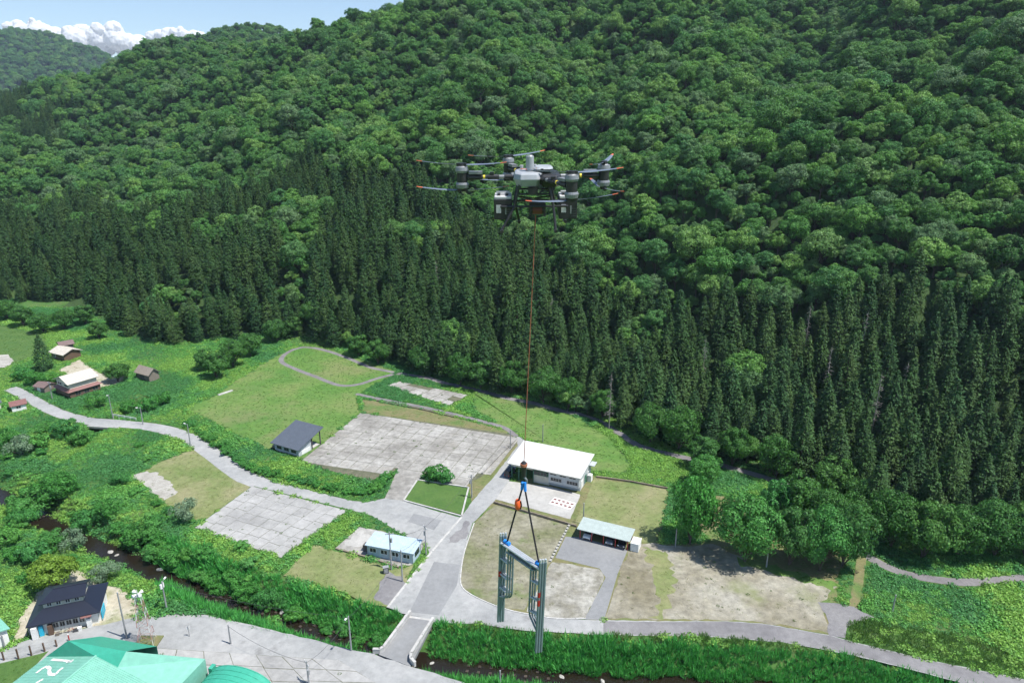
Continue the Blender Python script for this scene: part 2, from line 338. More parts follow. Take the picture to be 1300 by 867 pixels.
def npmesh(name, V, F, mats, smooth=False, mi=None):
    me = bpy.data.meshes.new(name); k = F.shape[1]; me.vertices.add(len(V)); me.vertices.foreach_set('co', np.asarray(V, np.float32).ravel())
    me.loops.add(F.size); me.loops.foreach_set('vertex_index', F.astype(np.int32).ravel()); me.polygons.add(len(F))
    me.polygons.foreach_set('loop_start', np.arange(0, F.size, k, dtype=np.int32)); me.polygons.foreach_set('loop_total', np.full(len(F), k, np.int32))
    for m in mats: me.materials.append(MATS[m])
    if mi is not None: me.polygons.foreach_set('material_index', mi.astype(np.int32))
    if smooth: me.polygons.foreach_set('use_smooth', np.ones(len(F), bool))
    me.update(calc_edges=True); me.validate(); return me
fcx, fcy = (gx[:-1] + gx[1:]) / 2, (gy[:-1] + gy[1:]) / 2; FX, FY = np.meshgrid(fcx, fcy)
floor_mi = ((~pip(FX, FY, VALLEY)) & (pldist(FX, FY, FOOT) > 3)).ravel()
gnd = struct(obj('ground', npmesh('ground', np.stack([GX, GY, GZ], -1).reshape(-1, 3), F, ['ground', 'forest_floor'], True, floor_mi)), 'green valley floor rising into the wooded mountainside')

# far mountains, each a ridge with its own relief, beyond the near mountain
surf('far_forest', ((0.010, 0.030, 0.012), (0.018, 0.045, 0.016), (0.030, 0.060, 0.024)), 0.010, 0.06, ((0.15,) * 3, (1.7,) * 3), bump=1.0)
RIDGES = []
def ridge(name, pts, zc, depth, label, seed):
    """crest given as (column, row) points at depth zc; a slope facing the viewer and one falling away behind"""
    crest = [atd(x, y, zc) for x, y in smooth(pts, 6)]; n = len(crest); rows = 26; V = []
    for j in range(rows):
        t = j / (rows - 1) * 2 - 1                                 # -1 front foot, 0 crest, 1 back foot
        for i, c in enumerate(crest):
            k = 1 - abs(t) ** 1.15; x, y = c.x, c.y + t * depth; z = c.z * k
            z += (vnoise(np.array(x), np.array(y), depth * 0.22, seed) * 0.11 + vnoise(np.array(x), np.array(y), depth * 0.08, seed + 1) * 0.04) * c.z * min(1, abs(t) * 4)
            V.append((x, y, float(z) - 5))
    I = np.arange(rows * n).reshape(rows, n); Fq = np.stack([I[:-1, :-1], I[:-1, 1:], I[1:, 1:], I[1:, :-1]], -1).reshape(-1, 4)
    RIDGES.append((name, np.array(V).reshape(rows, n, 3)[: rows // 2 + 3])); return struct(obj(name, npmesh(name, np.array(V), Fq, ['far_forest'], True)), label)
ridge('mountain', [(-500, 90), (-250, 40), (-120, 62), (-50, 52), (0, 42), (30, 37), (60, 42), (90, 54), (125, 66), (180, 90), (260, 110), (340, 125)], 2300, 900, 'distant blue green mountain beyond the valley at upper left', 21)
ridge('hill', [(150, 95), (200, 62), (245, 44), (280, 34), (320, 30), (350, 33), (400, 48), (460, 60), (520, 90)], 1150, 330, 'wooded hill peeping over the ridge under the clouds', 33)
ridge('peak', [(440, 60), (480, 22), (515, 4), (540, -6), (570, 2), (620, 30), (680, 60)], 2000, 600, 'pale blue peak just showing above the ridge', 44)

# ------------------------------------------------------------------ tree shapes
def leaves(pos, nrm, size, asp=0.62, seed=0, tang=None):
    """one rhombic leaf spray per point, lying across its normal"""
    r = np.random.default_rng(seed); n = len(pos); nrm = nrm / (np.linalg.norm(nrm, axis=1, keepdims=True) + 1e-9)
    t = r.normal(size=(n, 3)) if tang is None else tang + r.normal(size=(n, 3)) * 0.25
    t = t - nrm * (t * nrm).sum(1, keepdims=True); t /= np.linalg.norm(t, axis=1, keepdims=True) + 1e-9
    b = np.cross(nrm, t); s = size if np.ndim(size) else np.full(n, size); s = (s * r.uniform(0.65, 1.35, n))[:, None]
    bend = nrm * s * r.uniform(-0.25, 0.15, (n, 1))
    V = np.stack([pos - t * s * 0.5 + bend, pos + b * s * asp * 0.5, pos + t * s * 0.5 + bend, pos - b * s * asp * 0.5], 1).reshape(-1, 3)
    return V, np.arange(4 * n).reshape(n, 4)
def unit(r, n): v = r.normal(size=(n, 3)); return v / np.linalg.norm(v, axis=1, keepdims=True)
def trunk_mb(pts, r0, r1, n=7):
    m = MB(); k = len(pts) - 1
    for i in range(k): m.cyl(pts[i], pts[i + 1], r0 + (r1 - r0) * i / k, r0 + (r1 - r0) * (i + 1) / k, n, cap=False)
    return m
def broadleaf(seed, Rr, H, nb=34, per=95, ls=0.5, base=0.20, mat='broad_leaf', flat=1.0, low=0.32):
    r = np.random.default_rng(seed); cz = H * (base + 1) / 2; hz = H * (1 - base) / 2 * 0.86; P, N = [], []
    tk = trunk_mb([(0, 0, -0.6), (r.normal() * .12, r.normal() * .12, H * base), (r.normal() * .3, r.normal() * .3, cz)], Rr * 0.075, Rr * 0.03)
    for k in range(nb):
        d = unit(r, 1)[0]; d[2] = abs(d[2]) * 1.0 if r.random() < 1 - low else -abs(d[2]) * 0.8
        f = r.uniform(0.50, 0.84) if k > nb // 6 else r.uniform(0.1, 0.4)
        c = np.array([d[0] * Rr * f, d[1] * Rr * f, cz + d[2] * hz * f * flat]) ; br = Rr * r.uniform(0.22, 0.40)
        n = int(per * r.uniform(0.7, 1.3)); u = unit(r, n) + d * 0.55 + np.array([0, 0, 0.35]); u /= np.linalg.norm(u, axis=1, keepdims=True)
        sh = np.array([1, 1, 0.72]); P.append(c + u * br * sh * r.uniform(0.72, 1.10, (n, 1))); N.append(u + r.normal(size=(n, 3)) * 0.38)
        if k % 3 == 0: tk.cyl((0, 0, H * base * 0.8 + r.uniform(0, H * 0.25)), tuple(c), Rr * 0.03, Rr * 0.008, 5, cap=False)
    V, Fq = leaves(np.concatenate(P), np.concatenate(N), ls, 0.7, seed)
    return V, Fq, tk, mat
def cedar(seed, Rr, H, lev=28, br=11, per=17, base=0.08, ls=0.50):
    """a pointed spire: whorls of drooping sprays, shorter towards the tip"""
    r = np.random.default_rng(seed); P, N, T = [], [], []
    for i in range(lev):
        t = min(1.0, max(0.0, (i + r.uniform(-.3, .3)) / (lev - 1))); z = H * (base + (0.985 - base) * t); rad = Rr * (1 - t) ** 0.66 * (0.70 + 0.30 * min(1, t * 3)) + 0.15
        nbr = max(3, int(br * (0.45 + 0.55 * (1 - t) ** .5)))
        for k in range(nbr):
            a = 2 * math.pi * (k + r.uniform(-.4, .4)) / nbr + i * 1.9; L = rad * r.uniform(0.70, 1.18); n = max(4, int(per * (0.55 + L / Rr * 0.6)))
            u = r.uniform(0.30, 1.0, n) ** 0.7; dx, dy = math.cos(a), math.sin(a); side = r.normal(size=n) * 0.20 * L * u
            P.append(np.stack([dx * L * u - dy * side, dy * L * u + dx * side, z - 0.50 * L * u ** 1.5 + 0.25 * L * u ** 3 + r.normal(size=n) * 0.14], -1))
            N.append(np.stack([np.full(n, dx * 0.6), np.full(n, dy * 0.6), np.full(n, 1.0)], -1) + r.normal(size=(n, 3)) * 0.35)
            T.append(np.tile([dx, dy, -0.55], (n, 1)))
    V, Fq = leaves(np.concatenate(P), np.concatenate(N), ls, 0.55, seed, np.concatenate(T))
    tk = trunk_mb([(0, 0, -0.8), (0, 0, H * 0.5), (r.normal() * .1, r.normal() * .1, H * 0.97)], H * 0.011, 0.04)
    return V, Fq, tk, 'cedar_leaf'
def shrub(seed, Rr, H, nb=16, per=90, ls=0.36, mat='bush_leaf'): return broadleaf(seed, Rr, H, nb, per, ls, 0.0, mat, 1.0, 0.35)
def snag(seed, H):
    r = random.Random(seed); m = trunk_mb([(0, 0, -0.5), (0.05, 0, H * .5), (0.1, 0.1, H)], H * 0.010, 0.03); top = m
    b = MB()
    for i in range(46):
        z = H * r.uniform(0.22, 0.97); L = (1 - z / H) * 2.2 * r.uniform(.4, 1) + 0.35; a = r.uniform(0, 6.283)
        e = (math.cos(a) * L, math.sin(a) * L, z - L * r.uniform(0.0, 0.5)); b.cyl((0.05, 0.03, z), e, 0.05, 0.02, 4, False)
        for q in range(3):
            t = r.uniform(.4, 1); s = Vector((0.05, 0.03, z)).lerp(Vector(e), t); b.cyl(s, s + Vector((r.uniform(-.5, .5), r.uniform(-.5, .5), r.uniform(-.5, .1))), 0.028, 0.012, 3, False)
    return m, b
BROAD = [broadleaf(100 + i, Rr, H, nb + 10, 105, 0.47) for i, (Rr, H, nb) in enumerate(((4.6, 12.5, 40), (5.2, 13.5, 46), (3.9, 12, 34), (4.3, 11, 36), (5.6, 14, 50), (3.5, 10.5, 30)))]
CEDAR = [cedar(200 + i, Rr, H) for i, (Rr, H) in enumerate(((3.6, 16), (3.2, 14.5), (3.9, 17.5), (3.4, 15.5), (2.9, 13)))]
EDGE = [broadleaf(300 + i, Rr, H, nb + 24, 130, 0.38, 0.0, 'edge_leaf', 1.0, 0.42) for i, (Rr, H, nb) in enumerate(((4.6, 9, 44), (4.0, 8, 40), (5.2, 10.5, 50), (3.6, 9, 36)))]
BUSH = [shrub(400 + i, Rr, H, 22, 120, 0.32) for i, (Rr, H) in enumerate(((2.6, 3.2), (3.2, 3.8), (2.2, 2.6), (3.6, 4.6)))]
def crown_mesh(name, t): return npmesh(name, t[0], t[1], [t[3]])
def whole_mesh(name, t):
    m = t[2]; nv = len(t[0]); V = np.concatenate([t[0], np.array(m.v)]); tf = np.array([f for f in m.f if len(f) == 4]) + nv
    return npmesh(name, V, np.concatenate([t[1], tf]), [t[3], 'bark'], mi=np.concatenate([np.zeros(len(t[1])), np.ones(len(tf))]))
TREE_PROTO = {}
def place_tree(name, key, t, loc, scale, rz, label, cat='tree', group=None, crown_mat=None, sz=None):
    k = (key, crown_mat)
    if k not in TREE_PROTO:
        tt = t if crown_mat is None else (t[0], t[1], t[2], crown_mat); TREE_PROTO[k] = (crown_mesh('crown', tt), t[2].mesh('trunk', 'bark'))
    cm, tm = TREE_PROTO[k]; e = empty(name, loc, rz); e.scale = (scale, scale, sz or scale); obj('trunk', tm, e); obj('crown', cm, e)
    return tag(e, label, cat, group)
PROTO = bpy.data.collections.new('prototypes')                      # shapes the masses of vegetation are drawn from; not in the scene itself
def proto_objs(prefix, meshes):
    c = bpy.data.collections.new(prefix)
    for i, me in enumerate(meshes):
        o = bpy.data.objects.new('%s_shape_%02d' % (prefix, i), me); c.objects.link(o)
    return c
def scatter(name, pts, rot, scl, idx, coll, label, scz=None):
    """one mass of vegetation: shapes of coll set out on points"""
    n = len(pts); me = bpy.data.meshes.new(name); me.vertices.add(n); me.vertices.foreach_set('co', np.asarray(pts, np.float32).ravel())
    a = me.attributes.new('rot', 'FLOAT_VECTOR', 'POINT'); a.data.foreach_set('vector', np.asarray(rot, np.float32).ravel())
    s3 = np.stack([scl, scl, scl if scz is None else scz], -1); a = me.attributes.new('scl', 'FLOAT_VECTOR', 'POINT'); a.data.foreach_set('vector', s3.astype(np.float32).ravel())
    a = me.attributes.new('pick', 'INT', 'POINT'); a.data.foreach_set('value', np.asarray(idx, np.int32))
    o = obj(name, me); ng = bpy.data.node_groups.new(name + '_spread', 'GeometryNodeTree')
    ng.interface.new_socket('Geometry', in_out='INPUT', socket_type='NodeSocketGeometry'); ng.interface.new_socket('Geometry', in_out='OUTPUT', socket_type='NodeSocketGeometry')
    N = ng.nodes; gi, go = N.new('NodeGroupInput'), N.new('NodeGroupOutput'); ci = N.new('GeometryNodeCollectionInfo'); ci.inputs[0].default_value = coll
    ci.inputs['Separate Children'].default_value = True; ci.inputs['Reset Children'].default_value = True
    ip = N.new('GeometryNodeInstanceOnPoints'); ip.inputs['Pick Instance'].default_value = True
    def at_(nm, dt):
        q = N.new('GeometryNodeInputNamedAttribute'); q.data_type = dt; q.inputs[0].default_value = nm; return next(s for s in q.outputs if s.enabled and s.name == 'Attribute')
    L = ng.links; L.new(gi.outputs[0], ip.inputs['Points']); L.new(ci.outputs[0], ip.inputs['Instance']); L.new(at_('pick', 'INT'), ip.inputs['Instance Index'])
    L.new(at_('rot', 'FLOAT_VECTOR'), ip.inputs['Rotation']); L.new(at_('scl', 'FLOAT_VECTOR'), ip.inputs['Scale']); L.new(ip.outputs[0], go.inputs[0])
    md = o.modifiers.new('spread', 'NODES'); md.node_group = ng
    return tag(o, label, None, None, 'stuff')

# ------------------------------------------------------------------ the wooded mountainside
CEDAR_PX = [[(-300, 300), (-120, 275), (0, 262), (60, 262), (110, 250), (162, 262), (254, 262), (298, 240), (338, 214), (365, 203), (400, 188), (450, 198), (500, 205), (551, 238), (596, 262), (638, 284), (693, 302), (717, 330), (776, 360), (870, 364), (930, 362), (1010, 372), (1063, 382), (1100, 345), (1140, 338), (1181, 345), (1232, 382), (1300, 389), (1500, 395), (1500, 760), (-300, 760)],
            [(-80, 110), (0, 115), (60, 112), (90, 125), (115, 156), (68, 179), (34, 159), (0, 146), (-80, 150)]]
def grid_pts(step, x0, x1, y0, y1, seed):
    r = np.random.default_rng(seed); X, Y = np.meshgrid(np.arange(x0, x1, step), np.arange(y0, y1, step)); X[1::2] += step / 2
    return (X + r.uniform(-.36, .36, X.shape) * step).ravel(), (Y + r.uniform(-.36, .36, Y.shape) * step).ravel()
def in_view(x, y, z, m=110):
    px, py, zc = proj(x, y, z); return (zc > 20) & (px > -m) & (px < 1300 + m) & (py > -m) & (py < 867 + m), px, py, zc
TREES = []
for kind, step, topz in (('cedar', 5.0, 10.0), ('broad', 4.0, 10.0), ('small', 6.2, 10.0)):
    x, y = grid_pts(step, -760, 520, 90, 1050, {'cedar': 11, 'broad': 12, 'small': 14}[kind])
    ok = ~pip(x, y, VALLEY); x, y = x[ok], y[ok]
    v, px, py, zc = in_view(x, y, np.zeros(len(x)) + 60, 700); x, y = x[v], y[v]
    z = hgt(x, y); v, px, py, zc = in_view(x, y, z + topz); x, y, z, px, py, zc = x[v], y[v], z[v], px[v], py[v], zc[v]
    ced = np.zeros(len(x), bool)
    jx, jy = px + vnoise(x, y, 14, 5) * 12, py + vnoise(x, y, 14, 6) * 14
    for poly in CEDAR_PX: ced |= pip(jx, jy, poly)
    patch = vnoise(x, y, 22, 8) > 0.50                              # small stands of broadleaf inside the plantation
    d = pldist(x, y, FOOT)
    ced &= ~(patch & (d > 12))
    edge = (d < 5.0 + 4 * vnoise(x, y, 18, 9)) & (px > 420)
    ced &= ~edge
    keep = ced if kind == 'cedar' else (~ced & (d > 2.5))
    keep &= ~((d < 4) & (px < 420))
    near_edge = (d[keep] < 11) & (px[keep] > 250)
    TREES.append((kind, x[keep], y[keep], z[keep], near_edge))
allx = np.concatenate([t[1] for t in TREES]); ally = np.concatenate([t[2] for t in TREES]); allz = np.concatenate([t[3] for t in TREES])
ism = np.concatenate([np.full(len(t[1]), t[0] == 'small') for t in TREES])
isc = np.concatenate([np.full(len(t[1]), t[0] == 'cedar') for t in TREES]); nedge = np.concatenate([t[4] for t in TREES])
n_all = len(allx); tr = np.random.default_rng(5)
t_s = np.where(isc, np.clip(tr.normal(0.94, 0.15, n_all), .55, 1.25), np.clip(tr.lognormal(-0.46, 0.34, n_all), 0.36, 1.35) * np.where(nedge, 0.72, 1.0) * np.where(ism, 0.55, 1.0))
pick = np.where(isc, tr.integers(0, len(CEDAR), n_all), tr.integers(0, len(BROAD), n_all))
t_h = np.where(isc, np.array([t[0][:, 2].max() for t in CEDAR])[pick % len(CEDAR)], np.array([t[0][:, 2].max() for t in BROAD])[pick % len(BROAD)]) * t_s
t_r = np.where(isc, 1.5, 4.0) * t_s
# what shows: nearest first, a crown shows when its top stands clear of those before it
dist = np.hypot(allx, ally); el = (allz + t_h - CAM_H) / dist; az = np.arctan2(allx, ally); hw = t_r / dist; BIN = 0.0015
bins = np.full(2400, -9.0); shows = np.zeros(n_all, bool); gap = np.zeros(n_all)
for i in np.argsort(dist):
    a, b = int((az[i] - hw[i]) / BIN) + 1200, int((az[i] + hw[i]) / BIN) + 1201; s_ = bins[a:b]
    c = el[i] - np.median(s_); gap[i] = c; shows[i] = c > 0.004; np.maximum(s_, el[i] - hw[i] * 0.5, out=s_)
keep = gap > -0.05                                                   # those wholly behind a ridge are left out
ppx, ppy, pzc = proj(allx, ally, allz + t_h * 0.8); frame = (ppx > 0) & (ppx < 1300) & (ppy > 0) & (ppy < 867)
single = np.zeros(n_all, bool)
for c in (True, False):
    q = np.where(shows & frame & (isc == c) & keep)[0]; single[q[np.argsort(pzc[q] / t_s[q])][:(298 if c else 215)]] = True
rz = tr.uniform(0, 6.283, n_all)
for i in np.where(single)[0]:
    if isc[i]:
        place_tree('cedar_tree', ('c', pick[i]), CEDAR[pick[i]], (allx[i], ally[i], allz[i]), t_s[i], rz[i], 'dark green cedar standing in the nearer rows of the dense plantation', 'tree', 'cedars in the nearer rows of the plantation')
    else:
        near = nedge[i]
        place_tree('broadleaf_tree', ('b', pick[i]), BROAD[pick[i]], (allx[i], ally[i], allz[i]), t_s[i], rz[i],
                   'rounded green broadleaf tree along the foot of the cedar forest' if near else 'rounded broadleaf tree on the nearer slope above the cedars', 'tree',
                   'broadleaf trees along the foot of the forest' if near else 'broadleaf trees on the nearer slope')
tilt = lambda n: np.stack([tr.normal(0, .03, n), tr.normal(0, .03, n)], -1)
for c, nm, prot, lab in ((True, 'cedar_forest', CEDAR, 'dense dark cedar plantation covering the lower mountainside'), (False, 'broadleaf_forest', BROAD, 'rolling green broadleaf forest covering the mountainside to its crest')):
    q = np.where(keep & ~single & (isc == c))[0]; coll = proto_objs(nm, [whole_mesh(nm + '_tree', t) for t in prot])
    scatter(nm, np.stack([allx[q], ally[q], allz[q]], -1), np.concatenate([tilt(len(q)), rz[q][:, None]], 1), t_s[q], pick[q], coll, lab, t_s[q] * tr.uniform(.85, 1.15, len(q)))
print('TREES', n_all, int(keep.sum()), 'cedar', int((keep & isc).sum()))

for nm, G, sp_, s0 in ((RIDGES[0][0], RIDGES[0][1], 17.0, 1.9), (RIDGES[1][0], RIDGES[1][1], 9.0, 1.15), (RIDGES[2][0], RIDGES[2][1], 17.0, 1.9)):
    Q = []
    for i in range(G.shape[0] - 1):
        for j in range(G.shape[1] - 1):
            a, b_, c_, d_ = G[i, j], G[i, j + 1], G[i + 1, j + 1], G[i + 1, j]; k = max(1, int(round(np.linalg.norm(np.cross(c_ - a, d_ - b_)) / 2 / sp_ ** 2)))
            u, v_ = tr.random((k, 1)), tr.random((k, 1)); Q.append((a * (1 - u) + b_ * u) * (1 - v_) + (d_ * (1 - u) + c_ * u) * v_)
    Q = np.concatenate(Q); fx, fy, fz = proj(Q[:, 0], Q[:, 1], Q[:, 2]); Q = Q[(fx > -80) & (fx < 720) & (fy < 190)]; n = len(Q)
    scatter(nm + '_forest', Q - [0, 0, 2.0], np.stack([np.zeros(n), np.zeros(n), tr.uniform(0, 6.283, n)], -1), s0 * tr.uniform(.6, 1.2, n), tr.integers(0, len(BROAD), n), bpy.data.collections['broadleaf_forest'], 'far off broadleaf forest clothing the distant ' + nm)

# ------------------------------------------------------------------ roads, yards, lawns
ZONES = []                                                           # (polygon, what grows there): nothing / short / mid / tall
def zone(poly, v): ZONES.append((poly, v)); return poly
def area(name, px, z, mat, label, grows='none', jagged=0.0, step=1.5, seed=1): return sheet(name, zone(W(px), grows), z, mat, label, jagged, step, seed)
area('site_ground', [(602, 664), (627, 636), (646, 611), (737, 600), (757, 604), (850, 620), (838, 690), (905, 688), (1064, 744), (1054, 806), (968, 791), (845, 789), (705, 785), (641, 774), (586, 747), (584, 728)], 0.001, 'strip_tan', 'rough grass between the plots of the site', 'short', 0.2, 1.5, 40)
area('lane_verge', [(560, 607), (592, 613), (612, 604), (657, 556), (664, 560), (646, 590), (600, 640), (594, 618), (560, 611)], 0.001, 'strip_tan', 'weedy verge of the lane beside the slab yard', 'short', 0.2, 1.5, 41)
zone(W([(508, 637), (528, 605), (600, 615), (603, 640), (588, 661)]), 'short')
area('meadow', [(237, 518), (275, 500), (353, 450), (385, 440), (425, 445), (505, 472), (470, 492), (452, 503), (458, 523), (384, 583), (340, 570), (300, 553), (262, 532)], 0.004, 'meadow', 'bright green meadow behind the blue roofed shed', 'mid', 1.5, 1.3, 3)
area('grass_field', [(600, 498), (680, 514), (735, 530), (775, 556), (805, 590), (790, 600), (755, 599), (665, 555), (600, 520)], 0.005, 'meadow', 'sunny grass slope behind the white roofed building', 'mid', 1.5, 1.3, 4)
area('far_meadow', [(-80, 415), (0, 412), (55, 425), (60, 445), (0, 470), (-80, 480)], 0.004, 'lawn_green', 'smooth green field at the far left edge', 'mid', 1.5, 1.3, 6)
area('tan_strip', [(460, 506), (535, 520), (610, 538), (648, 548), (640, 552), (563, 540), (460, 523)], 0.008, 'strip_tan', 'dry grass strip above the big concrete yard', 'short', 0.3, 1.5, 7)
area('left_lawn', [(172, 604), (205, 585), (245, 570), (320, 617), (252, 664), (215, 642)], 0.008, 'lawn_tan', 'tan mown grass left of the bend in the road', 'short', 0.5, 1.8, 8)
area('stone_patch', [(164, 604), (180, 599), (197, 599), (215, 611), (226, 624), (210, 634), (193, 626), (178, 613)], 0.016, 'gravel', 'patch of pale stones in the mown grass', 'sparse', 0.5, 1.0, 9)
area('river_lawn', [(398, 690), (426, 699), (505, 722), (524, 716), (516, 742), (491, 771), (430, 752), (359, 730)], 0.008, 'lawn_tan', 'pale mown lawn between the small office and the stream', 'short', 0.4, 1.5, 10)
area('back_lawn', [(755, 607), (848, 621), (842, 660), (829, 691), (800, 684), (731, 664)], 0.008, 'lawn_tan', 'pale lawn behind the open carport', 'short', 0.2, 1.5, 11)
area('square_lawn', [(530, 610), (594, 620), (585, 653), (514, 635)], 0.10, 'lawn_green', 'small dark green kerbed lawn', 'short')
area('dry_field', [(628, 641), (723, 667), (699, 712), (665, 775), (641, 772), (608, 759), (587, 745), (585, 728), (590, 699), (602, 664)], 0.010, 'field_dry', 'dry grassy field inside the curve of the road', 'sparse', 0.25, 1.2, 12)
area('white_field', [(701, 713), (761, 722), (768, 733), (744, 784), (705, 784), (668, 776)], 0.012, 'field_white', 'whitish gravel plot below the carport', 'sparse', 0.25, 1.2, 13)
area('gravel_field', [(800, 692), (830, 690), (870, 694), (905, 690), (960, 716), (1030, 732), (1064, 745), (1042, 764), (1052, 803), (968, 790), (922, 787), (845, 787), (769, 785), (786, 729)], 0.010, 'field_tan', 'wide dry gravel field in front of the tree clump', 'sparse', 0.4, 1.5, 14)
area('grass_streak', [(815, 693), (850, 700), (858, 735), (848, 770), (842, 785), (828, 785), (838, 760), (832, 730)], 0.014, 'lawn_tan', 'grassy streak across the dry gravel field', 'short', 0.9, 1.0, 45)
area('grass_margin', [(935, 708), (1000, 722), (1064, 742), (1060, 750), (1000, 733), (935, 716)], 0.015, 'meadow', 'bright grass margin between gravel field and tree clump', 'mid', 0.7, 1.0, 46)
area('clump_floor', [(872, 655), (910, 630), (1000, 640), (1085, 690), (1060, 744), (1030, 732), (960, 716), (905, 690)], 0.006, 'strip_tan', 'rough shaded grass under the tree clump', 'mid', 0.4, 1.5, 15)
area('house_yard', [(36, 806), (30, 775), (46, 752), (95, 722), (120, 738), (132, 742), (152, 745), (182, 772), (170, 784), (131, 793), (60, 808)], 0.010, 'dirt', 'sandy yard around the dark roofed house', 'sparse', 0.4, 1.2, 16)
area('lane_yard', [(15, 815), (36, 806), (30, 775), (22, 790)], 0.006, 'dirt', 'sandy strip beside the mint roofed shed', 'sparse', 0.2)
area('village_yard', [(74, 470), (100, 456), (128, 474), (163, 478), (152, 488), (122, 492), (100, 480)], 0.010, 'dirt', 'pale bare yard behind the farmhouse', 'sparse', 0.4, 1.2, 17)
area('far_yard', [(-30, 452), (10, 450), (17, 458), (10, 466), (-30, 468)], 0.010, 'gravel', 'pale bare lot at the left edge', 'none', 0.2)
# carriageways
ROAD_A = smooth(W([(12, 493), (22, 497), (38, 506), (60, 518), (85, 528), (120, 535.5), (150, 538), (185, 541), (215, 547), (240, 556.5), (262, 571), (285, 588), (308, 604), (330, 613)]), 5)
zone(ribbon(ROAD_A, 5.2), 'none'); ribbon_obj('village_road', ROAD_A, lambda t: 3.6 + 1.2 * t, 0.030, 'road', 'narrow pale road winding in from the village', 0.06)
area('main_road', [(321, 616.5), (329, 605.5), (347, 611), (386, 620.7), (441.5, 634.6), (463.6, 637.5), (488.5, 632.5), (513, 636), (545, 646), (585, 657), (599, 637), (628, 604), (657, 566), (656, 554), (663, 555), (666, 560), (660, 585), (646, 611), (629, 634), (626, 638), (600, 664), (589, 699), (584, 728), (586, 746), (608, 760), (641, 773), (673, 780), (705, 785), (765, 787), (845, 788.5), (922, 788), (968, 791), (1054, 806), (1085, 815), (1177, 837), (1300, 862), (1420, 886), (1420, 920), (1300, 888), (1223, 868), (1177, 855), (1085, 832), (992, 815), (900, 808), (765, 806), (660, 800), (606, 791.5), (568, 791), (550, 789), (521, 780), (510, 778), (492, 771), (516, 742), (546, 704), (541, 690), (511.8, 679), (472, 654.6), (447, 647.5)], 0.026, 'road', 'pale main road running through the site to the right edge', 'none', 0.10, 1.2, 20)
area('road_patch', [(551, 713), (584, 717), (580, 743), (557, 781), (520, 777)], 0.032, 'asphalt', 'darker resurfaced stretch of road before the bridge', 'none')
area('road_patch', [(525, 652), (560, 660), (551, 673), (518, 662)], 0.032, 'asphalt', 'small darker road patch beside the office', 'none')
area('road_patch', [(592, 660), (598, 662), (596, 671), (590, 683), (577, 690), (567, 689), (578, 678), (586, 669)], 0.034, 'asphalt_dark', 'ragged dark repair on the road near the lawn corner', 'none', 0.5, 0.8, 4)
area('dark_road', [(766, 788.5), (845, 789.5), (922, 789), (968, 792), (1054, 807), (1085, 816), (1177, 838), (1300, 863), (1420, 887), (1420, 918), (1300, 887), (1223, 867), (1177, 854), (1085, 831), (992, 814), (900, 807), (766, 805)], 0.034, 'asphalt_worn', 'greyer stretch of road along the gravel field', 'none')
area('turnout', [(1038, 764.6), (1060, 766), (1085, 771), (1109, 783), (1090, 789), (1075, 797), (1073, 811), (1052, 806.5), (1051, 785)], 0.040, 'asphalt_dark', 'dark asphalt turnout at the end of the gravel field', 'none', 0.2, 1.0, 5)
area('car_yard', [(718, 681), (737, 682), (797, 698), (784, 729), (767, 787), (742, 786), (769, 733), (761, 721.5), (705, 708)], 0.030, 'asphalt', 'grey asphalt drive in front of the carport', 'none')
area('hall_forecourt', [(646, 611), (700, 618), (737, 628), (724, 659), (676, 646), (629, 634)], 0.034, 'concrete_pale', 'pale concrete forecourt of the white roofed building', 'none', 0.1, 1.5, 6)
area('ramp', [(505.5, 594), (538, 600), (513, 636), (488.5, 632.5)], 0.036, 'concrete_old', 'concrete ramp up to the big yard', 'none')
area('office_pad', [(426, 695.6), (456, 669), (484, 674), (541, 688), (524, 717), (506, 720)], 0.036, 'concrete_old', 'stained concrete pad beside the small office', 'none')
area('pad_stain', [(436, 690), (455, 675), (476, 681), (470, 692), (452, 696)], 0.040, 'concrete_pale', 'white lime stain on the concrete pad', 'none', 0.5, 0.8, 8)
area('dirt_verge', [(494, 725), (514, 735), (516, 742), (494, 769), (472, 758)], 0.014, 'asphalt_dark', 'dark bare verge between the lawn and the road', 'none', 0.5, 1.0, 9)
area('lower_road', [(-40, 838), (0, 826), (37, 811), (131, 793), (173, 783.5), (210, 780), (236, 779), (262, 780), (278, 785), (330, 796), (412, 816), (447.5, 825.5), (474, 828.5), (479, 832), (521, 846), (527, 847.5), (576, 862), (640, 884), (640, 960), (-40, 960)], 0.028, 'road', 'broad pale road and yard along the bottom edge', 'none', 0.15, 1.5, 22)
area('mown_verge', [(-40, 858), (0, 842), (50, 830), (62, 826), (40, 850), (0, 885), (-40, 900)], 0.040, 'lawn_green', 'green verge between the lower road and the green roof', 'mid')
PATHS = {
 'loop_path': ([(505, 474), (487, 470), (469, 466), (441.5, 454.6), (420, 447), (400, 442), (384, 441), (370, 445), (359, 452.5), (358, 460), (375, 468.5), (400, 478), (430, 489), (455, 488), (480, 480), (505, 474)], 1.7, 'path', 'dark tarmac path looping round the green oval'),
 'upper_path': ([(505, 474), (543, 480), (563, 486), (600, 494), (629.5, 501), (646, 506), (674, 511), (715, 522), (743, 527), (771, 540), (804, 562), (818, 568), (860, 579), (921, 592), (975, 607.5), (1030, 626), (1064, 648), (1078, 672), (1088, 692), (1098, 704), (1131, 721.5), (1161.5, 731), (1208, 738), (1238, 738.5), (1300, 734), (1400, 722)], 2.2, 'path', 'tarmac path along the foot of the cedar forest'),
 'yard_path': ([(452, 500), (480, 506), (535, 516.5), (577, 526), (613, 535), (640, 543), (656, 554)], 1.5, 'path', 'thin path above the big concrete yard'),
 'gravel_track': ([(1084, 771), (1088, 750), (1092, 725), (1094, 705)], 1.6, 'strip_tan', 'short gravel track up to the forest path')}
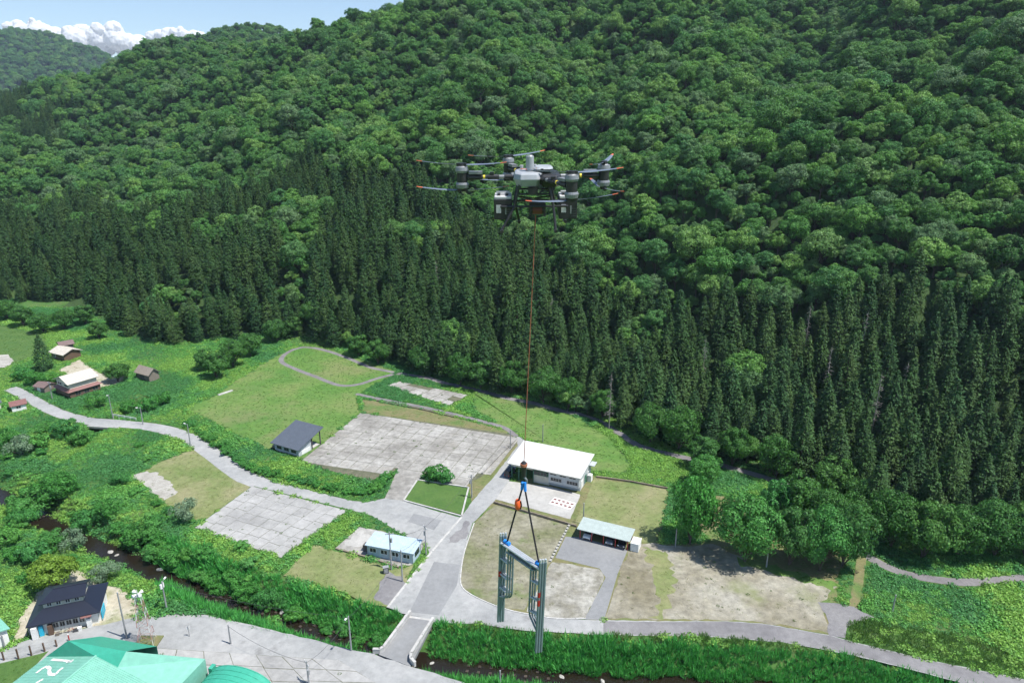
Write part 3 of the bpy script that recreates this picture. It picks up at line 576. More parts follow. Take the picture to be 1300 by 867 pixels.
for k, (pts, wd, mt, lb) in PATHS.items():
    ln = smooth(W(pts), 6); zone(ribbon(ln, wd + 0.8), 'none'); ribbon_obj(k, ln, wd, 0.022 + 0.003 * list(PATHS).index(k), mt, lb, 0.08, 3)
def slabs(name, quad, nu, nv, gap, mat, label, z=0.02, inside=None, seed=1, skip=0.0, th=0.025):
    """a paved yard: one base with every concrete slab as a piece of its own"""
    A, B, Cc, D = [Vector(at(*q)) for q in quad]; r = random.Random(seed); ip = W(inside) if inside else None
    base = [tuple(q[:2]) for q in (A, B, Cc, D)] if not ip else ip
    zone(base, 'joint'); root = sheet(name, base, z, 'joint', label)
    f = lambda u, v: A.lerp(B, u).lerp(D.lerp(Cc, u), v)
    us = [0] + sorted(min(1, max(0, (i + r.uniform(-.06, .06)) / nu)) for i in range(1, nu)) + [1]
    for i in range(nu):
        off = r.uniform(-.25, .25) / nv
        vs = [0] + [(j + off * nv * 0.5) / nv for j in range(1, nv)] + [1]
        for j in range(nv):
            if r.random() < skip: continue
            q = [f(us[i], vs[j]), f(us[i + 1], vs[j]), f(us[i + 1], vs[j + 1]), f(us[i], vs[j + 1])]; c = (q[0] + q[1] + q[2] + q[3]) / 4
            if ip and not pip(np.array([c.x]), np.array([c.y]), ip)[0]: continue
            zz = z + th + r.uniform(-.012, .012); dirs = []
            g = gap * r.uniform(.6, 1.3); m = MB(); P4 = []
            for p in q: d = (p - c); P4.append((p.x - c.x - math.copysign(min(g, abs(d.x)), d.x) * 0.5, p.y - c.y - math.copysign(min(g, abs(d.y)), d.y) * 0.5))
            m.prism(P4, -th - 0.01, 0); o = m.build('slab', mat, root); o.location = (c.x, c.y, zz); o.rotation_euler = (r.uniform(-.003, .003), r.uniform(-.003, .003), 0)
    return root
slabs('concrete_yard', [(458, 524), (660, 556), (610, 620), (381, 586)], 14, 8, 0.13, 'concrete_old', 'big weathered slab yard behind the hedge', 0.020, [(458, 524), (648, 551), (659, 560), (632, 590), (610, 606), (592, 614), (560, 607), (537, 600), (505.5, 594), (476, 614), (381, 586)], 2)
slabs('concrete_pad', [(320, 617), (441, 648), (357, 708), (247, 670)], 8, 6, 0.10, 'concrete', 'slab parking pad above the stream', 0.020, None, 3)
slabs('upper_pad', [(489, 489), (508, 484), (595, 501.5), (573, 516)], 3, 6, 0.25, 'concrete_old', 'old broken slab pad below the forest', 0.012, None, 5, 0.08, 0.025)
slabs('lower_lot', [(190, 822), (430, 838), (530, 900), (150, 900)], 7, 4, 0.12, 'concrete', 'cracked slab lot beside the green roofs', 0.030, None, 6)
m = MB()
def edge_line(name, a, b, wd, h, mat, label, parent=None):
    A, B = at(*a), at(*b); d = (B - A); L = d.length; e = MB().box(0, L, -wd / 2, wd / 2, 0.0, h).build(name, mat, parent); e.location = (A.x, A.y, 0.002); e.rotation_euler = (0, 0, math.atan2(d.y, d.x)); return e
for a, b, lb in (((586, 656.5), (549, 699), 'pale concrete gutter along the road beside the office'), ((548, 700), (492, 771), 'pale concrete gutter down to the bridge'), ((513, 782), (551, 787.5), 'pale joint strip at the upper end of the bridge')):
    struct(edge_line('gutter', a, b, 0.45, 0.055, 'kerb', lb))
for ring, lb in (([(530, 609.5), (595, 619), (586, 655.5), (512.5, 635.5)], 'kerb around the small dark lawn'),):
    k = struct(MB().box(-.01, .01, -.01, .01, 0.0, 0.02).build('kerb', 'kerb'), lb)
    for i in range(4): edge_line('kerb_stone', ring[i], ring[(i + 1) % 4], 0.35, 0.22, 'kerb', '', k)
arc = [(602, 664), (590, 699), (585, 728), (587, 746), (608, 760), (641, 773), (673, 780), (705, 785), (744, 785)]
k = struct(MB().box(-.01, .01, -.01, .01, 0.0, 0.02).build('kerb', 'kerb'), 'thin kerb around the dry field')
al = smooth(W(arc), 3); zone(ribbon(al, 1.8), 'none')
for a, b in zip(al[:-1], al[1:]):
    d = Vector(b) - Vector(a); e = MB().box(0, d.length - 0.06, -.12, .12, 0, 0.12).build('kerb_stone', 'kerb', k); e.location = (*a, 0.0); e.rotation_euler = (0, 0, math.atan2(d.y, d.x))
# dotted row of stones between the dry field and the drive
k = struct(MB().box(-.01, .01, -.01, .01, 0.0, 0.02).build('stone_row', 'stone_pale'), 'row of pale stones between field and drive')
A, B = at(722, 668), at(699, 712)
sm = MB().box(-.3, .3, -.22, .22, 0, .28).mesh('edge_stone', 'stone_pale')
for i in range(13):
    o = obj('edge_stone', sm, k); p = A.lerp(B, i / 12); o.location = (p.x, p.y, 0); o.rotation_euler = (0, 0, random.uniform(-.3, .3) + 1.1)
def wallrun(name, pts, h, t, mat, label, cat='wall'):
    P_ = [at(*p) for p in pts]; e = empty(name, P_[0]); tag(e, label, cat)
    for a, b in zip(P_[:-1], P_[1:]):
        d = b - a; n = max(1, round(d.length / 3.0))
        for i in range(n):
            o = MB().box(0.02, d.length / n - 0.02, -t / 2, t / 2, -0.1, h).build('block', mat, e); q = a + d * (i / n) - P_[0]; o.location = q; o.rotation_euler = (0, 0, math.atan2(d.y, d.x))
    return e
wallrun('retaining_wall', [(627, 639), (676, 653), (724, 667)], 0.55, 0.3, 'old_wall', 'low brown wall below the pale forecourt')
wallrun('low_wall', [(612, 602), (636, 577), (655, 559)], 0.5, 0.35, 'concrete_old', 'low concrete wall between slab yard and lane')
wallrun('low_wall', [(757, 606), (800, 612), (848, 621)], 0.45, 0.3, 'old_wall', 'low dark wall behind the pale lawn')
wallrun('low_wall', [(478, 509), (535, 520), (577, 530)], 0.35, 0.3, 'old_wall', 'low dark wall under the old broken pad')
wallrun('low_wall', [(426, 697), (470, 709), (506, 721)], 0.30, 0.3, 'old_wall', 'low brown edging below the office pad')
wallrun('low_wall', [(725, 667), (732, 669)], 0.5, 0.4, 'old_wall', 'short dark wall stub beside the carport')
edge = struct(edge_line('bench_slab', (277, 502), (295, 496), 0.9, 0.25, 'kerb', ''), 'long white slab at the edge of the bright meadow')

# ------------------------------------------------------------------ stream, stones, bridges
m, nt, b = _mat('water'); n = _noise(nt, 2.0, 5); b.inputs['Base Color'].default_value = (0.016, 0.012, 0.008, 1); b.inputs['Roughness'].default_value = 0.09
bp = nt.nodes.new('ShaderNodeBump'); bp.inputs['Strength'].default_value = 0.5; bp.inputs['Distance'].default_value = 0.15; nt.links.new(n.outputs['Fac'], bp.inputs['Height']); nt.links.new(bp.outputs[0], b.inputs['Normal'])
surf('bed', ((0.05, 0.038, 0.026), (0.10, 0.075, 0.05)), 0.6, 3.0)
zone(ribbon(STREAM, 3.6), 'none')
ribbon_obj('stream', STREAM, 6.0, -3.30, 'water', 'dark brown stream running between grassy banks')
plain('foam', (0.42, 0.44, 0.44), 0.5, var=0.2)
def boulder(seed, mat='stone'):
    r = random.Random(seed); bm = bmesh.new(); bmesh.ops.create_icosphere(bm, subdivisions=2, radius=1)
    for v in bm.verts: v.co *= r.uniform(.78, 1.15); v.co.z *= 0.6
    me = bpy.data.meshes.new('rock'); bm.to_mesh(me); bm.free(); me.materials.append(MATS[mat]); return me
rocks = [boulder(i, 'stone_pale' if i < 2 else 'bank_stone') for i in range(5)]
SA = np.array(STREAM)
def stream_at(px, py): return at(px, py, -3.2)
for i, (x, y, s, k) in enumerate(((203, 722, .9, 0), (262, 742, .75, 1), (140, 700, .8, 0), (148, 704, .6, 1), (98, 683, .7, 3), (52, 656, .9, 3), (358, 776, .7, 0), (14, 637, .9, 2), (10, 640, .7, 3), (713, 858, .6, 0), (548, 841, .5, 1), (765, 864, .6, 1))):
    p = stream_at(x, y); o = obj('boulder', rocks[k]); o.location = (p.x, p.y, -3.35); o.scale = (s * .9, s * .65, s * .6); o.rotation_euler = (0, 0, i * 1.3)
    tag(o, '%s boulder in the stream' % ('pale grey' if k < 2 else 'dark wet'), 'rock', 'boulders in the stream')
# cobbled bed blocks of the lower stream: rows of dark concrete teeth
tooth = MB().box(-.24, .24, -.24, .24, -.3, .16).mesh('bed_block', 'bank_stone')
bed = struct(MB().box(-.02, .02, -.02, .02, -3.8, -3.7).build('stream_bed', 'bank_stone'), 'rows of dark blocks breaking the stream flow')
cnt = 0
for i in range(len(STREAM) - 1):
    a, b2 = Vector(STREAM[i]), Vector(STREAM[i + 1]); d = (b2 - a); n = Vector((-d.y, d.x)).normalized(); k = int(d.length / 1.25)
    for j in range(k):
        c = a + d * ((j + .5) / k); px_, py_, _z = proj(c.x, c.y, -3.2)
        if not (262 < px_ < 455 or 585 < px_ < 700) or cnt > 290: continue
        for q in range(-2, 3):
            o = obj('bed_block', tooth, bed); p = c + n * (q * 1.2 + (0.6 if j % 2 else 0)); o.location = (p.x, p.y, -3.35); o.rotation_euler = (0, 0, math.atan2(d.y, d.x)); cnt += 1
# road bridge over the stream
BA, BB, BC, BD = at(521, 780), at(550, 789), at(521, 846), at(481, 831)
br = empty('road_bridge', (BA + BB + BC + BD) / 4); tag(br, 'small concrete road bridge with white parapets over the stream', 'bridge'); o_ = br.location
mb = MB(); q = [v - o_ for v in (BA, BB, BC, BD)]; zone([tuple(v[:2]) for v in (BA, BB, BC, BD)], 'none'); mb.slab([Vector((v.x, v.y, 0.05)) for v in q], 0.6); mb.build('deck', 'asphalt', br)
def parapet(pts, nm='parapet'):
    P_ = [at(*p) - o_ for p in pts]; mm = MB(); h = 0.85
    for a, b2 in zip(P_[:-1], P_[1:]):
        d = (b2 - a); L = d.length; n = Vector((-d.y, d.x, 0)).normalized() * 0.16; e = d.normalized() * 0.05
        mm.add([a + n - e, a - n - e, b2 - n + e, b2 + n + e] + [v + Vector((0, 0, h)) for v in (a + n - e, a - n - e, b2 - n + e, b2 + n + e)], [(0, 1, 5, 4), (1, 2, 6, 5), (2, 3, 7, 6), (3, 0, 4, 7), (4, 5, 6, 7)])
        c = 0.22 / 0.16
        mm.add([a + n * c - e + Vector((0, 0, h)), a - n * c - e + Vector((0, 0, h)), b2 - n * c + e + Vector((0, 0, h)), b2 + n * c + e + Vector((0, 0, h))] + [v + Vector((0, 0, h + .1)) for v in (a + n * c - e, a - n * c - e, b2 - n * c + e, b2 + n * c + e)], [(0, 1, 5, 4), (1, 2, 6, 5), (2, 3, 7, 6), (3, 0, 4, 7), (4, 5, 6, 7), (3, 2, 1, 0)])
    return mm.build(nm, 'kerb', br)
parapet([(521, 780), (504, 803), (487, 826), (482, 829), (474, 829)]); parapet([(550, 789), (536, 811), (522, 834), (521.5, 840), (527, 846)])
for s in (0.07, 0.93):
    a = BA.lerp(BD, s) - o_; b2 = BB.lerp(BC, s) - o_; dd = (BD - BA).normalized() * 0.5
    mm = MB(); mm.loft([[a - dd + Vector((0, 0, -.55)), b2 - dd + Vector((0, 0, -.55)), b2 + dd + Vector((0, 0, -.55)), a + dd + Vector((0, 0, -.55))], [v + Vector((0, 0, -4.0)) for v in (a - dd, b2 - dd, b2 + dd, a + dd)]]); mm.build('abutment', 'old_wall', br)
# the culvert bridge of the village road
A, B = at(118, 536), at(158, 539); d = (B - A).normalized(); nrm = Vector((-d.y, d.x, 0)); rb = empty('culvert_bridge', (A + B) / 2, math.atan2(d.y, d.x)); L = (B - A).length
tag(rb, 'low concrete bridge carrying the village road over a brook', 'bridge')
MB().box(-L / 2, L / 2, -2.6, 2.6, -0.55, 0.026).build('deck', 'concrete', rb)
for s in (-1, 1): MB().box(s * L / 2 - .35, s * L / 2 + .35, -2.9, 2.9, -2.8, -0.56).build('abutment', 'old_wall', rb)
plain('white_paint', (0.76, 0.76, 0.74), 0.5, var=0.06); plain('galvanised', (0.42, 0.44, 0.45), 0.45, 0.6, var=0.15); plain('dark_steel', (0.10, 0.10, 0.105), 0.5, 0.4)
A, B = at(144, 529), at(173, 534); d = B - A; gr = empty('guard_rail', A, math.atan2(d.y, d.x)); tag(gr, 'white guard rail beside the village road bridge', 'guard rail')
for z in (0.45, 0.8): MB().box(0, d.length, -.04, .04, z, z + .14).build('rail', 'white_paint', gr)
for i in range(5): MB().box(d.length * i / 4 - .06, d.length * i / 4 + .06, -.11, -.05, -0.6, .95).build('post', 'white_paint', gr)

# ------------------------------------------------------------------ buildings
def rect(fl, fr, brk):
    """local frame of a building from the pixels of its front-left, front-right and back-right feet: x along the front, y going back"""
    A, B, Cc = at(*fl), at(*fr), at(*brk); u = (B - A); Wd = u.length; u.normalize(); v = Vector((-u.y, u.x, 0)); D = abs((Cc - B).dot(v))
    rz_ = math.atan2(u.y, u.x)
    P_ = [A, B, B + v * D, A + v * D]; zone([tuple(q[:2]) for q in P_], 'none')
    return A, rz_, Wd, D
for nm, col, ro, me_ in (('roof_white', (0.58, 0.59, 0.575), 0.45, 0.0), ('roof_blue', (0.40, 0.50, 0.58), 0.4, 0.0), ('roof_slate', (0.085, 0.10, 0.125), 0.5, 0.0), ('roof_navy', (0.012, 0.016, 0.030), 0.4, 0.0),
                         ('roof_mint', (0.19, 0.44, 0.345), 0.45, 0.0), ('roof_teal', (0.045, 0.33, 0.225), 0.45, 0.0), ('roof_tan', (0.50, 0.46, 0.40), 0.55, 0.0), ('roof_rust', (0.20, 0.095, 0.085), 0.6, 0.0), ('roof_brown', (0.17, 0.12, 0.11), 0.6, 0.0),
                         ('roof_sage', (0.36, 0.42, 0.40), 0.5, 0.0), ('wall_grey', (0.42, 0.45, 0.47), 0.7, 0.0), ('wall_white', (0.74, 0.74, 0.72), 0.7, 0.0), ('wall_cream', (0.55, 0.53, 0.45), 0.7, 0.0), ('wall_dark', (0.085, 0.080, 0.075), 0.8, 0.0), ('wall_green', (0.05, 0.15, 0.10), 0.6, 0.0),
                         ('wood_grey', (0.20, 0.17, 0.14), 0.9, 0.0), ('wood_brown', (0.13, 0.08, 0.055), 0.8, 0.0), ('thatch', (0.24, 0.205, 0.17), 0.95, 0.0), ('red_paint', (0.36, 0.035, 0.035), 0.5, 0.0), ('red_white', (0.40, 0.21, 0.18), 0.5, 0.0),
                         ('blue_tarp', (0.02, 0.42, 0.62), 0.5, 0.0), ('tyre_black', (0.02, 0.02, 0.02), 0.8, 0.0), ('car_white', (0.72, 0.73, 0.73), 0.25, 0.0), ('car_grey', (0.25, 0.27, 0.30), 0.25, 0.3), ('car_dark', (0.03, 0.035, 0.045), 0.2, 0.2), ('lamp_red', (0.4, 0.02, 0.02), 0.3, 0.0), ('lamp_clear', (0.8, 0.8, 0.78), 0.15, 0.0)):
    plain(nm, col, ro, me_, var=0.10, scale=1.2)
m, nt, b = _mat('glass'); b.inputs['Base Color'].default_value = (0.025, 0.032, 0.038, 1); b.inputs['Roughness'].default_value = 0.06
def ribs(mb, p00, p10, p11, p01, n, h=0.05, wd=0.09):
    """n standing seams on the plane p00-p10-p11-p01, running from the p00-p10 edge to the p01-p11 edge"""
    p00, p10, p11, p01 = map(Vector, (p00, p10, p11, p01)); nr = (p10 - p00).cross(p01 - p00).normalized()
    if nr.z < 0: nr = -nr
    for i in range(n + 1):
        a, b2 = p00.lerp(p10, i / n), p01.lerp(p11, i / n); s = (p10 - p00).normalized() * (wd / 2)
        mb.add([a - s, a + s, b2 + s, b2 - s, a - s * .6 + nr * h, a + s * .6 + nr * h, b2 + s * .6 + nr * h, b2 - s * .6 + nr * h], [(4, 5, 6, 7), (0, 1, 5, 4), (1, 2, 6, 5), (2, 3, 7, 6), (3, 0, 4, 7)])
def window(root, x, z, wd, h, y=0.0, side='f', mat='wall_white', D=0, n=2):
    """a framed window with panes; side f = front wall (y = 0), r = right wall at x = y"""
    f = MB(); g = []
    def bx(mm, a0, a1, z0, z1, o0, o1):
        mm.box(a0, a1, -o1, -o0, z0, z1) if side == 'f' else mm.box(y + o0, y + o1, a0, a1, z0, z1)
    t = 0.07
    bx(f, x, x + wd, z, z + t, 0.003, .07); bx(f, x, x + wd, z + h - t, z + h, .003, .07)
    for i in range(n + 1): a = x + (wd - t) * i / n; bx(f, a, a + t, z + t, z + h - t, .003, .065)
    w_ = f.build('window', mat, root)
    for i in range(n):
        a = x + (wd - t) * i / n + t; mm = MB(); bx(mm, a, a + (wd - t) / n - t, z + t, z + h - t, .003, .03); mm.build('pane', 'glass', w_)
    return w_

# white roofed hall with an open bay at its left end
A, rz0, Wd, D = rect((649, 607), (734.5, 626), (753, 604))
hall = empty('hall', A, rz0); tag(hall, 'long hall with white metal roof and open bay at its left end', 'building')
HB = 4.3; HK = 5.6; x1 = Wd * 0.33; x2 = Wd * 0.55
mm = MB(); mm.loft([[(x1, 0.9, 0), (Wd, 0.9, 0), (Wd, D, 0), (x1, D, 0)], [(x1, 0.9, HB), (Wd, 0.9, HB), (Wd, D, HK - .1), (x1, D, HK - .1)]]); mm.build('wall', 'wall_grey', hall)
MB().box(x2 + .2, Wd - .02, 0.0, 0.9, 1.15, HB - 0.1).build('projecting_wall', 'wall_grey', hall)
MB().box(x1 - .1, x2 + .15, .55, 0.9, 0, 2.1).build('shutter', 'wall_cream', hall)
MB().box(x1 - .1, x2 + .15, .62, 0.9, 2.1, HB - .1).build('shutter_panel', 'wall_green', hall)
MB().box(0.1, x1, D - .3, D, 0, HK - .2).build('back_wall', 'wall_dark', hall)
for i in range(4): MB().box(i * x1 / 3.02 + .02, i * x1 / 3.02 + .2, 0.05, .23, 0, HB - .05).build('post', 'wall_green', hall)
MB().box(0.0, x1 - .12, 0.02, .2, HB - .9, HB - .55).build('fascia', 'wall_cream', hall)
mm = MB(); r00, r10, r11, r01 = (-.7, -.7, HB), (Wd + .6, -.7, HB), (Wd + .6, D + .5, HK), (-.7, D + .5, HK); mm.slab([r00, r10, r11, r01], .14); rf = mm.build('roof', 'roof_white', hall)
mm = MB(); ribs(mm, r00, r10, r11, r01, 22, .06, .09); mm.build('seam', 'roof_white', rf)
MB().box(-.72, Wd + .62, -.78, -.70, HB - .2, HB + .02).build('gutter', 'wall_cream', rf)
for x in (x2 + .7, x2 + .7 + (Wd - x2) * .52): window(hall, x, 1.75, (Wd - x2) * .36, 0.95, n=4, mat='galvanised')
for i in range(3): window(hall, x2 + .5 + i * (Wd - x2) * .31, 3.25, (Wd - x2) * .22, 0.45, n=2, mat='galvanised')
window(hall, x1 + .2, 2.4, x2 - x1 - .4, 1.1, n=4, mat='wall_green')
for i, yy in enumerate((1.6, 4.2, 6.6)): MB().box(Wd + .0, Wd + .07, yy, yy + 1.5, .2, 2.3).build('side_door', ('wall_white', 'wall_green', 'wall_white')[i], hall)
MB().box(Wd + .2, Wd + 1.1, D - 3.2, D - 2.0, 0.0, 1.7).build('tank', 'wall_white', hall)
MB().box(Wd + .1, Wd + 1.4, D - 2.0, D + .3, 3.6, 3.75).build('side_awning', 'wall_grey', hall)
# blue-grey shed with a lean roof and an open right side
A, rz0, Wd, D = rect((349, 571), (379.5, 580), (402, 562)); D = max(D, 7)
shed = empty('pavilion', A, rz0); tag(shed, 'open sided shed with slate blue lean roof beside the slab yard', 'shed')
MB().box(0, Wd, 0, .2, 0, 2.15).build('front_wall', 'wall_grey', shed)
MB().box(0, .2, .2, D, 0, 2.15).build('left_wall', 'wall_grey', shed)
mm = MB(); mm.loft([[(Wd - .2, .2, 0), (Wd, .2, 0), (Wd, D * .55, 0), (Wd - .2, D * .55, 0)], [(Wd - .2, .2, 2.2), (Wd, .2, 2.2), (Wd, D * .55, 3.4), (Wd - .2, D * .55, 3.4)]]); mm.build('right_wall', 'wall_grey', shed)
MB().box(Wd + .01, Wd + .06, 1.0, D * .5, .1, 1.3).build('wall_panel', 'wall_white', shed)
for x in (.15, Wd / 2, Wd - .15):
    for yy, hh in ((D - .2, 4.35), (D * .6, 3.5)): MB().box(x - .12, x + .12, yy - .12, yy + .12, 0, hh).build('post', 'wall_dark', shed)
MB().box(.3, Wd - .3, .3, D - .3, 0.04, .14).build('floor', 'concrete_pale', shed)
for i in range(3): window(shed, Wd * (.1 + .3 * i), .75, Wd * .2, .8, n=2, mat='wall_dark')
mm = MB(); q = ((-.7, -.7, 2.2), (Wd + .6, -.7, 2.2), (Wd + .6, D + .6, 4.9), (-.7, D + .6, 4.9)); mm.slab(q, .16); rf = mm.build('roof', 'roof_slate', shed); mm = MB(); ribs(mm, q[0], q[1], q[2], q[3], 14, .035, .06); mm.build('seam', 'roof_slate', rf)
MB().box(-1.6, -.2, .6, 2.4, 0, .7).build('lean_box', 'wood_grey', shed)
# small office with a pale blue roof
A, rz0, Wd, D = rect((467, 705), (524.5, 716), (540, 703))
of = empty('office', A, rz0); tag(of, 'small flat prefab office with pale blue metal roof', 'building')
MB().box(0, Wd, 0, D, 0, 2.55).build('wall', 'roof_blue', of)
n = int(Wd / 1.1)
for i in range(n + 1): MB().box(Wd * i / n - .04, Wd * i / n + .04, -.05, -.002, .05, 2.5).build('wall_batten', 'wall_grey', of)
for i in range(4): window(of, Wd * (.05 + .245 * i), 1.0, Wd * .15, 1.0, n=2, mat='wall_white')
MB().box(Wd * .47, Wd * .55, -.06, -.004, .05, 2.05).build('door', 'wall_grey', of)
MB().box(Wd + .004, Wd + .06, D * .25, D * .8, .9, 2.0).build('side_window', 'glass', of)
q = ((-.3, -.35, 2.6), (Wd + .35, -.35, 2.6), (Wd + .35, D + .35, 2.95), (-.3, D + .35, 2.95)); mm = MB(); mm.slab(q, .14); rf = mm.build('roof', 'roof_blue', of); mm = MB(); ribs(mm, *q, 22, .04, .06); mm.build('seam', 'roof_blue', rf)
MB().box(-1.6, -.6, 1.0, 2.2, 0, 1.4).build('air_unit', 'wall_dark', of)
# carport of red posts
A, rz0, Wd, D = rect((736, 684), (796, 699), (804, 690)); D = 3.9
cpo = empty('carport', A, rz0); tag(cpo, 'open carport with red posts and sage green roof', 'carport')
for i in range(5):
    for yy in (.15, D - .15): MB().box(Wd * i / 4 - .08, Wd * i / 4 + .08, yy - .08, yy + .08, 0, 2.35 if yy < 1 else 2.65).build('post', 'red_paint', cpo)
MB().box(-.1, Wd + .1, D - .05, D, 0, 2.6).build('back_wall', 'wall_dark', cpo)
MB().box(-.1, Wd + .1, .07, .22, 2.1, 2.32).build('beam', 'red_paint', cpo)
q = ((-.6, -.25, 2.4), (Wd + .5, -.25, 2.4), (Wd + .5, D + .1, 2.75), (-.6, D + .1, 2.75)); mm = MB(); mm.slab(q, .12); rf = mm.build('roof', 'roof_sage', cpo); mm = MB(); ribs(mm, *q, 26, .03, .06); mm.build('seam', 'roof_sage', rf)
CP_A, CP_RZ, CP_W = A, rz0, Wd
bx_ = empty('storage_box', A + Vector((math.cos(rz0), math.sin(rz0), 0)) * (Wd + 1.2), rz0); tag(bx_, 'white storage box at the right end of the carport', 'box')
MB().box(-.6, 1.0, .2, 2.6, 0.08, 1.8).build('body', 'wall_white', bx_); MB().box(-.65, 1.05, .15, 2.65, 1.8, 1.9).build('lid', 'wall_white', bx_); MB().box(-.5, .9, .3, 2.5, 0.0, .08).build('plinth', 'kerb', bx_)
# dark roofed house with a raised upper storey
A, rz0, Wd, D = rect((43, 808), (126, 790), (131, 758)); D = 7.2
hs = empty('house', A, rz0); tag(hs, 'white house with navy roof and a raised row of upper windows', 'house')
MB().box(0, Wd, 0, D, 0, 2.6).build('wall', 'wall_white', hs)
ins, zt, iy = 1.5, 3.7, 1.9
mm = MB(); lo = [(-.6, -.7, 2.55), (Wd + .6, -.7, 2.55), (Wd + .6, D + .6, 2.55), (-.6, D + .6, 2.55)]; up = [(ins, iy, zt), (Wd - ins - .5, iy, zt), (Wd - ins - .5, D - 1.2, zt), (ins, D - 1.2, zt)]
mm.loft([[(x, y, z - .15) for x, y, z in lo], lo, up]); rf = mm.build('lower_roof', 'roof_navy', hs)
ux0, ux1, uy0, uy1 = ins + .1, Wd - ins - .6, iy + .1, D - 1.3
MB().box(ux0, ux1, uy0, uy1, zt - .6, zt + 1.15).build('upper_wall', 'wall_cream', hs)
for i in range(4):
    f = window(hs, ux0 + (ux1 - ux0) * (.09 + .23 * i), zt + .2, (ux1 - ux0) * .13, .65, n=2, mat='wall_white'); f.location = (0, uy0, 0)
mm = MB(); yr = (uy0 + uy1) / 2; zr = zt + 2.1; e0, e1 = zt + 1.15, zr
for q in (((ux0 - .5, uy0 - .5, e0), (ux1 + .5, uy0 - .5, e0), (ux1 + .5, yr, e1), (ux0 + 1.3, yr, e1)), ((ux1 + .5, uy1 + .5, e0), (ux0 - .5, uy1 + .5, e0), (ux0 + 1.3, yr, e1), (ux1 + .5, yr, e1)), ((ux0 - .5, uy1 + .5, e0), (ux0 - .5, uy0 - .5, e0), (ux0 + 1.3, yr, e1))): mm.slab(q, .14)
up_ = mm.build('upper_roof', 'roof_navy', hs); MB().cyl((ux0 + 1.3, yr, e1 + .03), (ux1 + .5, yr, e1 + .03), .12, .12, 6).build('ridge_cap', 'roof_navy', up_)
mm = MB(); mm.add([(ux1, uy0, e0), (ux1, uy1, e0), (ux1, yr, e1 - .1), (ux1 - .1, uy0, e0), (ux1 - .1, uy1, e0), (ux1 - .1, yr, e1 - .1)], [(0, 1, 2), (5, 4, 3), (0, 3, 4, 1), (1, 4, 5, 2), (2, 5, 3, 0)]); mm.build('gable', 'wall_cream', hs)
for i in range(5): window(hs, Wd * (.31 + .1 * i), .9, Wd * .085, 1.0, n=2, mat='galvanised')
MB().box(.05, Wd * .085, -1.0, -.02, 0.05, 2.15).build('white_closet', 'wall_white', hs); MB().box(Wd * .10, Wd * .165, -.4, -.01, 0.0, 1.9).build('blue_door', 'blue_tarp', hs); MB().box(Wd * .24, Wd * .31, -.7, -.01, 0, 1.9).build('brown_cabinet', 'wood_brown', hs)
MB().box(Wd * .83, Wd * .9, -.8, -.02, 0, 1.7).build('laundry_panel', 'wall_white', hs); mm = MB(); mm.slab([(Wd * .76, -1.1, 2.3), (Wd * .93, -1.1, 2.3), (Wd * .93, .0, 2.5), (Wd * .76, 0, 2.5)], .06); mm.build('porch_roof', 'roof_rust', hs)
MB().box(Wd + .5, Wd + .62, .2, 2.6, .4, 2.0).build('blue_sheet', 'blue_tarp', hs); MB().box(Wd + .02, Wd + .4, .4, 5.5, 0, 2.2).build('side_closet', 'wall_white', hs)
# two bicycles leaning at the house wall
def bicycle(loc, rz_, label):
    e = empty('bicycle', loc, rz_); tag(e, label, 'bicycle', 'bicycles by the house')
    for x in (-.52, .52):
        w_ = MB(); pts = [(x + .33 * math.cos(t), 0, .34 + .33 * math.sin(t)) for t in np.linspace(0, 2 * math.pi, 15)]; w_.tube(pts, .022, 5); ww = w_.build('wheel', 'tyre_black', e)
        s_ = MB()
        for t in np.linspace(0, math.pi, 4)[:-1]: s_.cyl((x - .3 * math.cos(t), 0, .34 - .3 * math.sin(t)), (x + .3 * math.cos(t), 0, .34 + .3 * math.sin(t)), .006, .006, 3)
        s_.build('spoke', 'galvanised', ww)
    f = MB()
    for a, b2 in (((-.52, 0, .34), (-.05, 0, .32)), ((-.05, 0, .32), (-.17, 0, .85)), ((-.17, 0, .78), (.36, 0, .8)), ((-.05, 0, .32), (.38, 0, .72)), ((-.52, 0, .34), (-.15, 0, .72)), ((.52, 0, .34), (.34, 0, .98))): f.cyl(a, b2, .025, .025, 5)
    f.build('frame', 'red_paint' if 'red' in label else 'galvanised', e); MB().cyl((.34, -.28, 1.0), (.34, .28, 1.0), .018, .018, 5).build('handlebar', 'dark_steel', e); MB().box(-.30, -.06, -.07, .07, .85, .9).build('saddle', 'tyre_black', e)
u = Vector((math.cos(rz0), math.sin(rz0), 0)); v = Vector((-u.y, u.x, 0))
bicycle(A + u * Wd * .46 - v * .9, rz0 + .1, 'grey bicycle parked under the navy eaves'); bicycle(A + u * Wd * .58 - v * 1.0, rz0 - .15, 'red framed bicycle parked under the navy eaves')
for i, (t, w_, h_, mt, lb) in enumerate(((.38, .5, .5, 'wood_grey', 'small grey crate by the house wall'), (.66, .8, .4, 'dark_steel', 'low dark crate by the house wall'), (.72, .5, .6, 'wall_white', 'pale bin by the house wall'))):
    c = empty('crate', A + u * Wd * t - v * 1.0, rz0); tag(c, lb, 'crate'); MB().box(-w_ / 2, w_ / 2, -.25, .25, 0, h_).build('body', mt, c); MB().box(-w_ / 2 - .03, w_ / 2 + .03, -.28, .28, h_, h_ + .05).build('rim', mt, c)
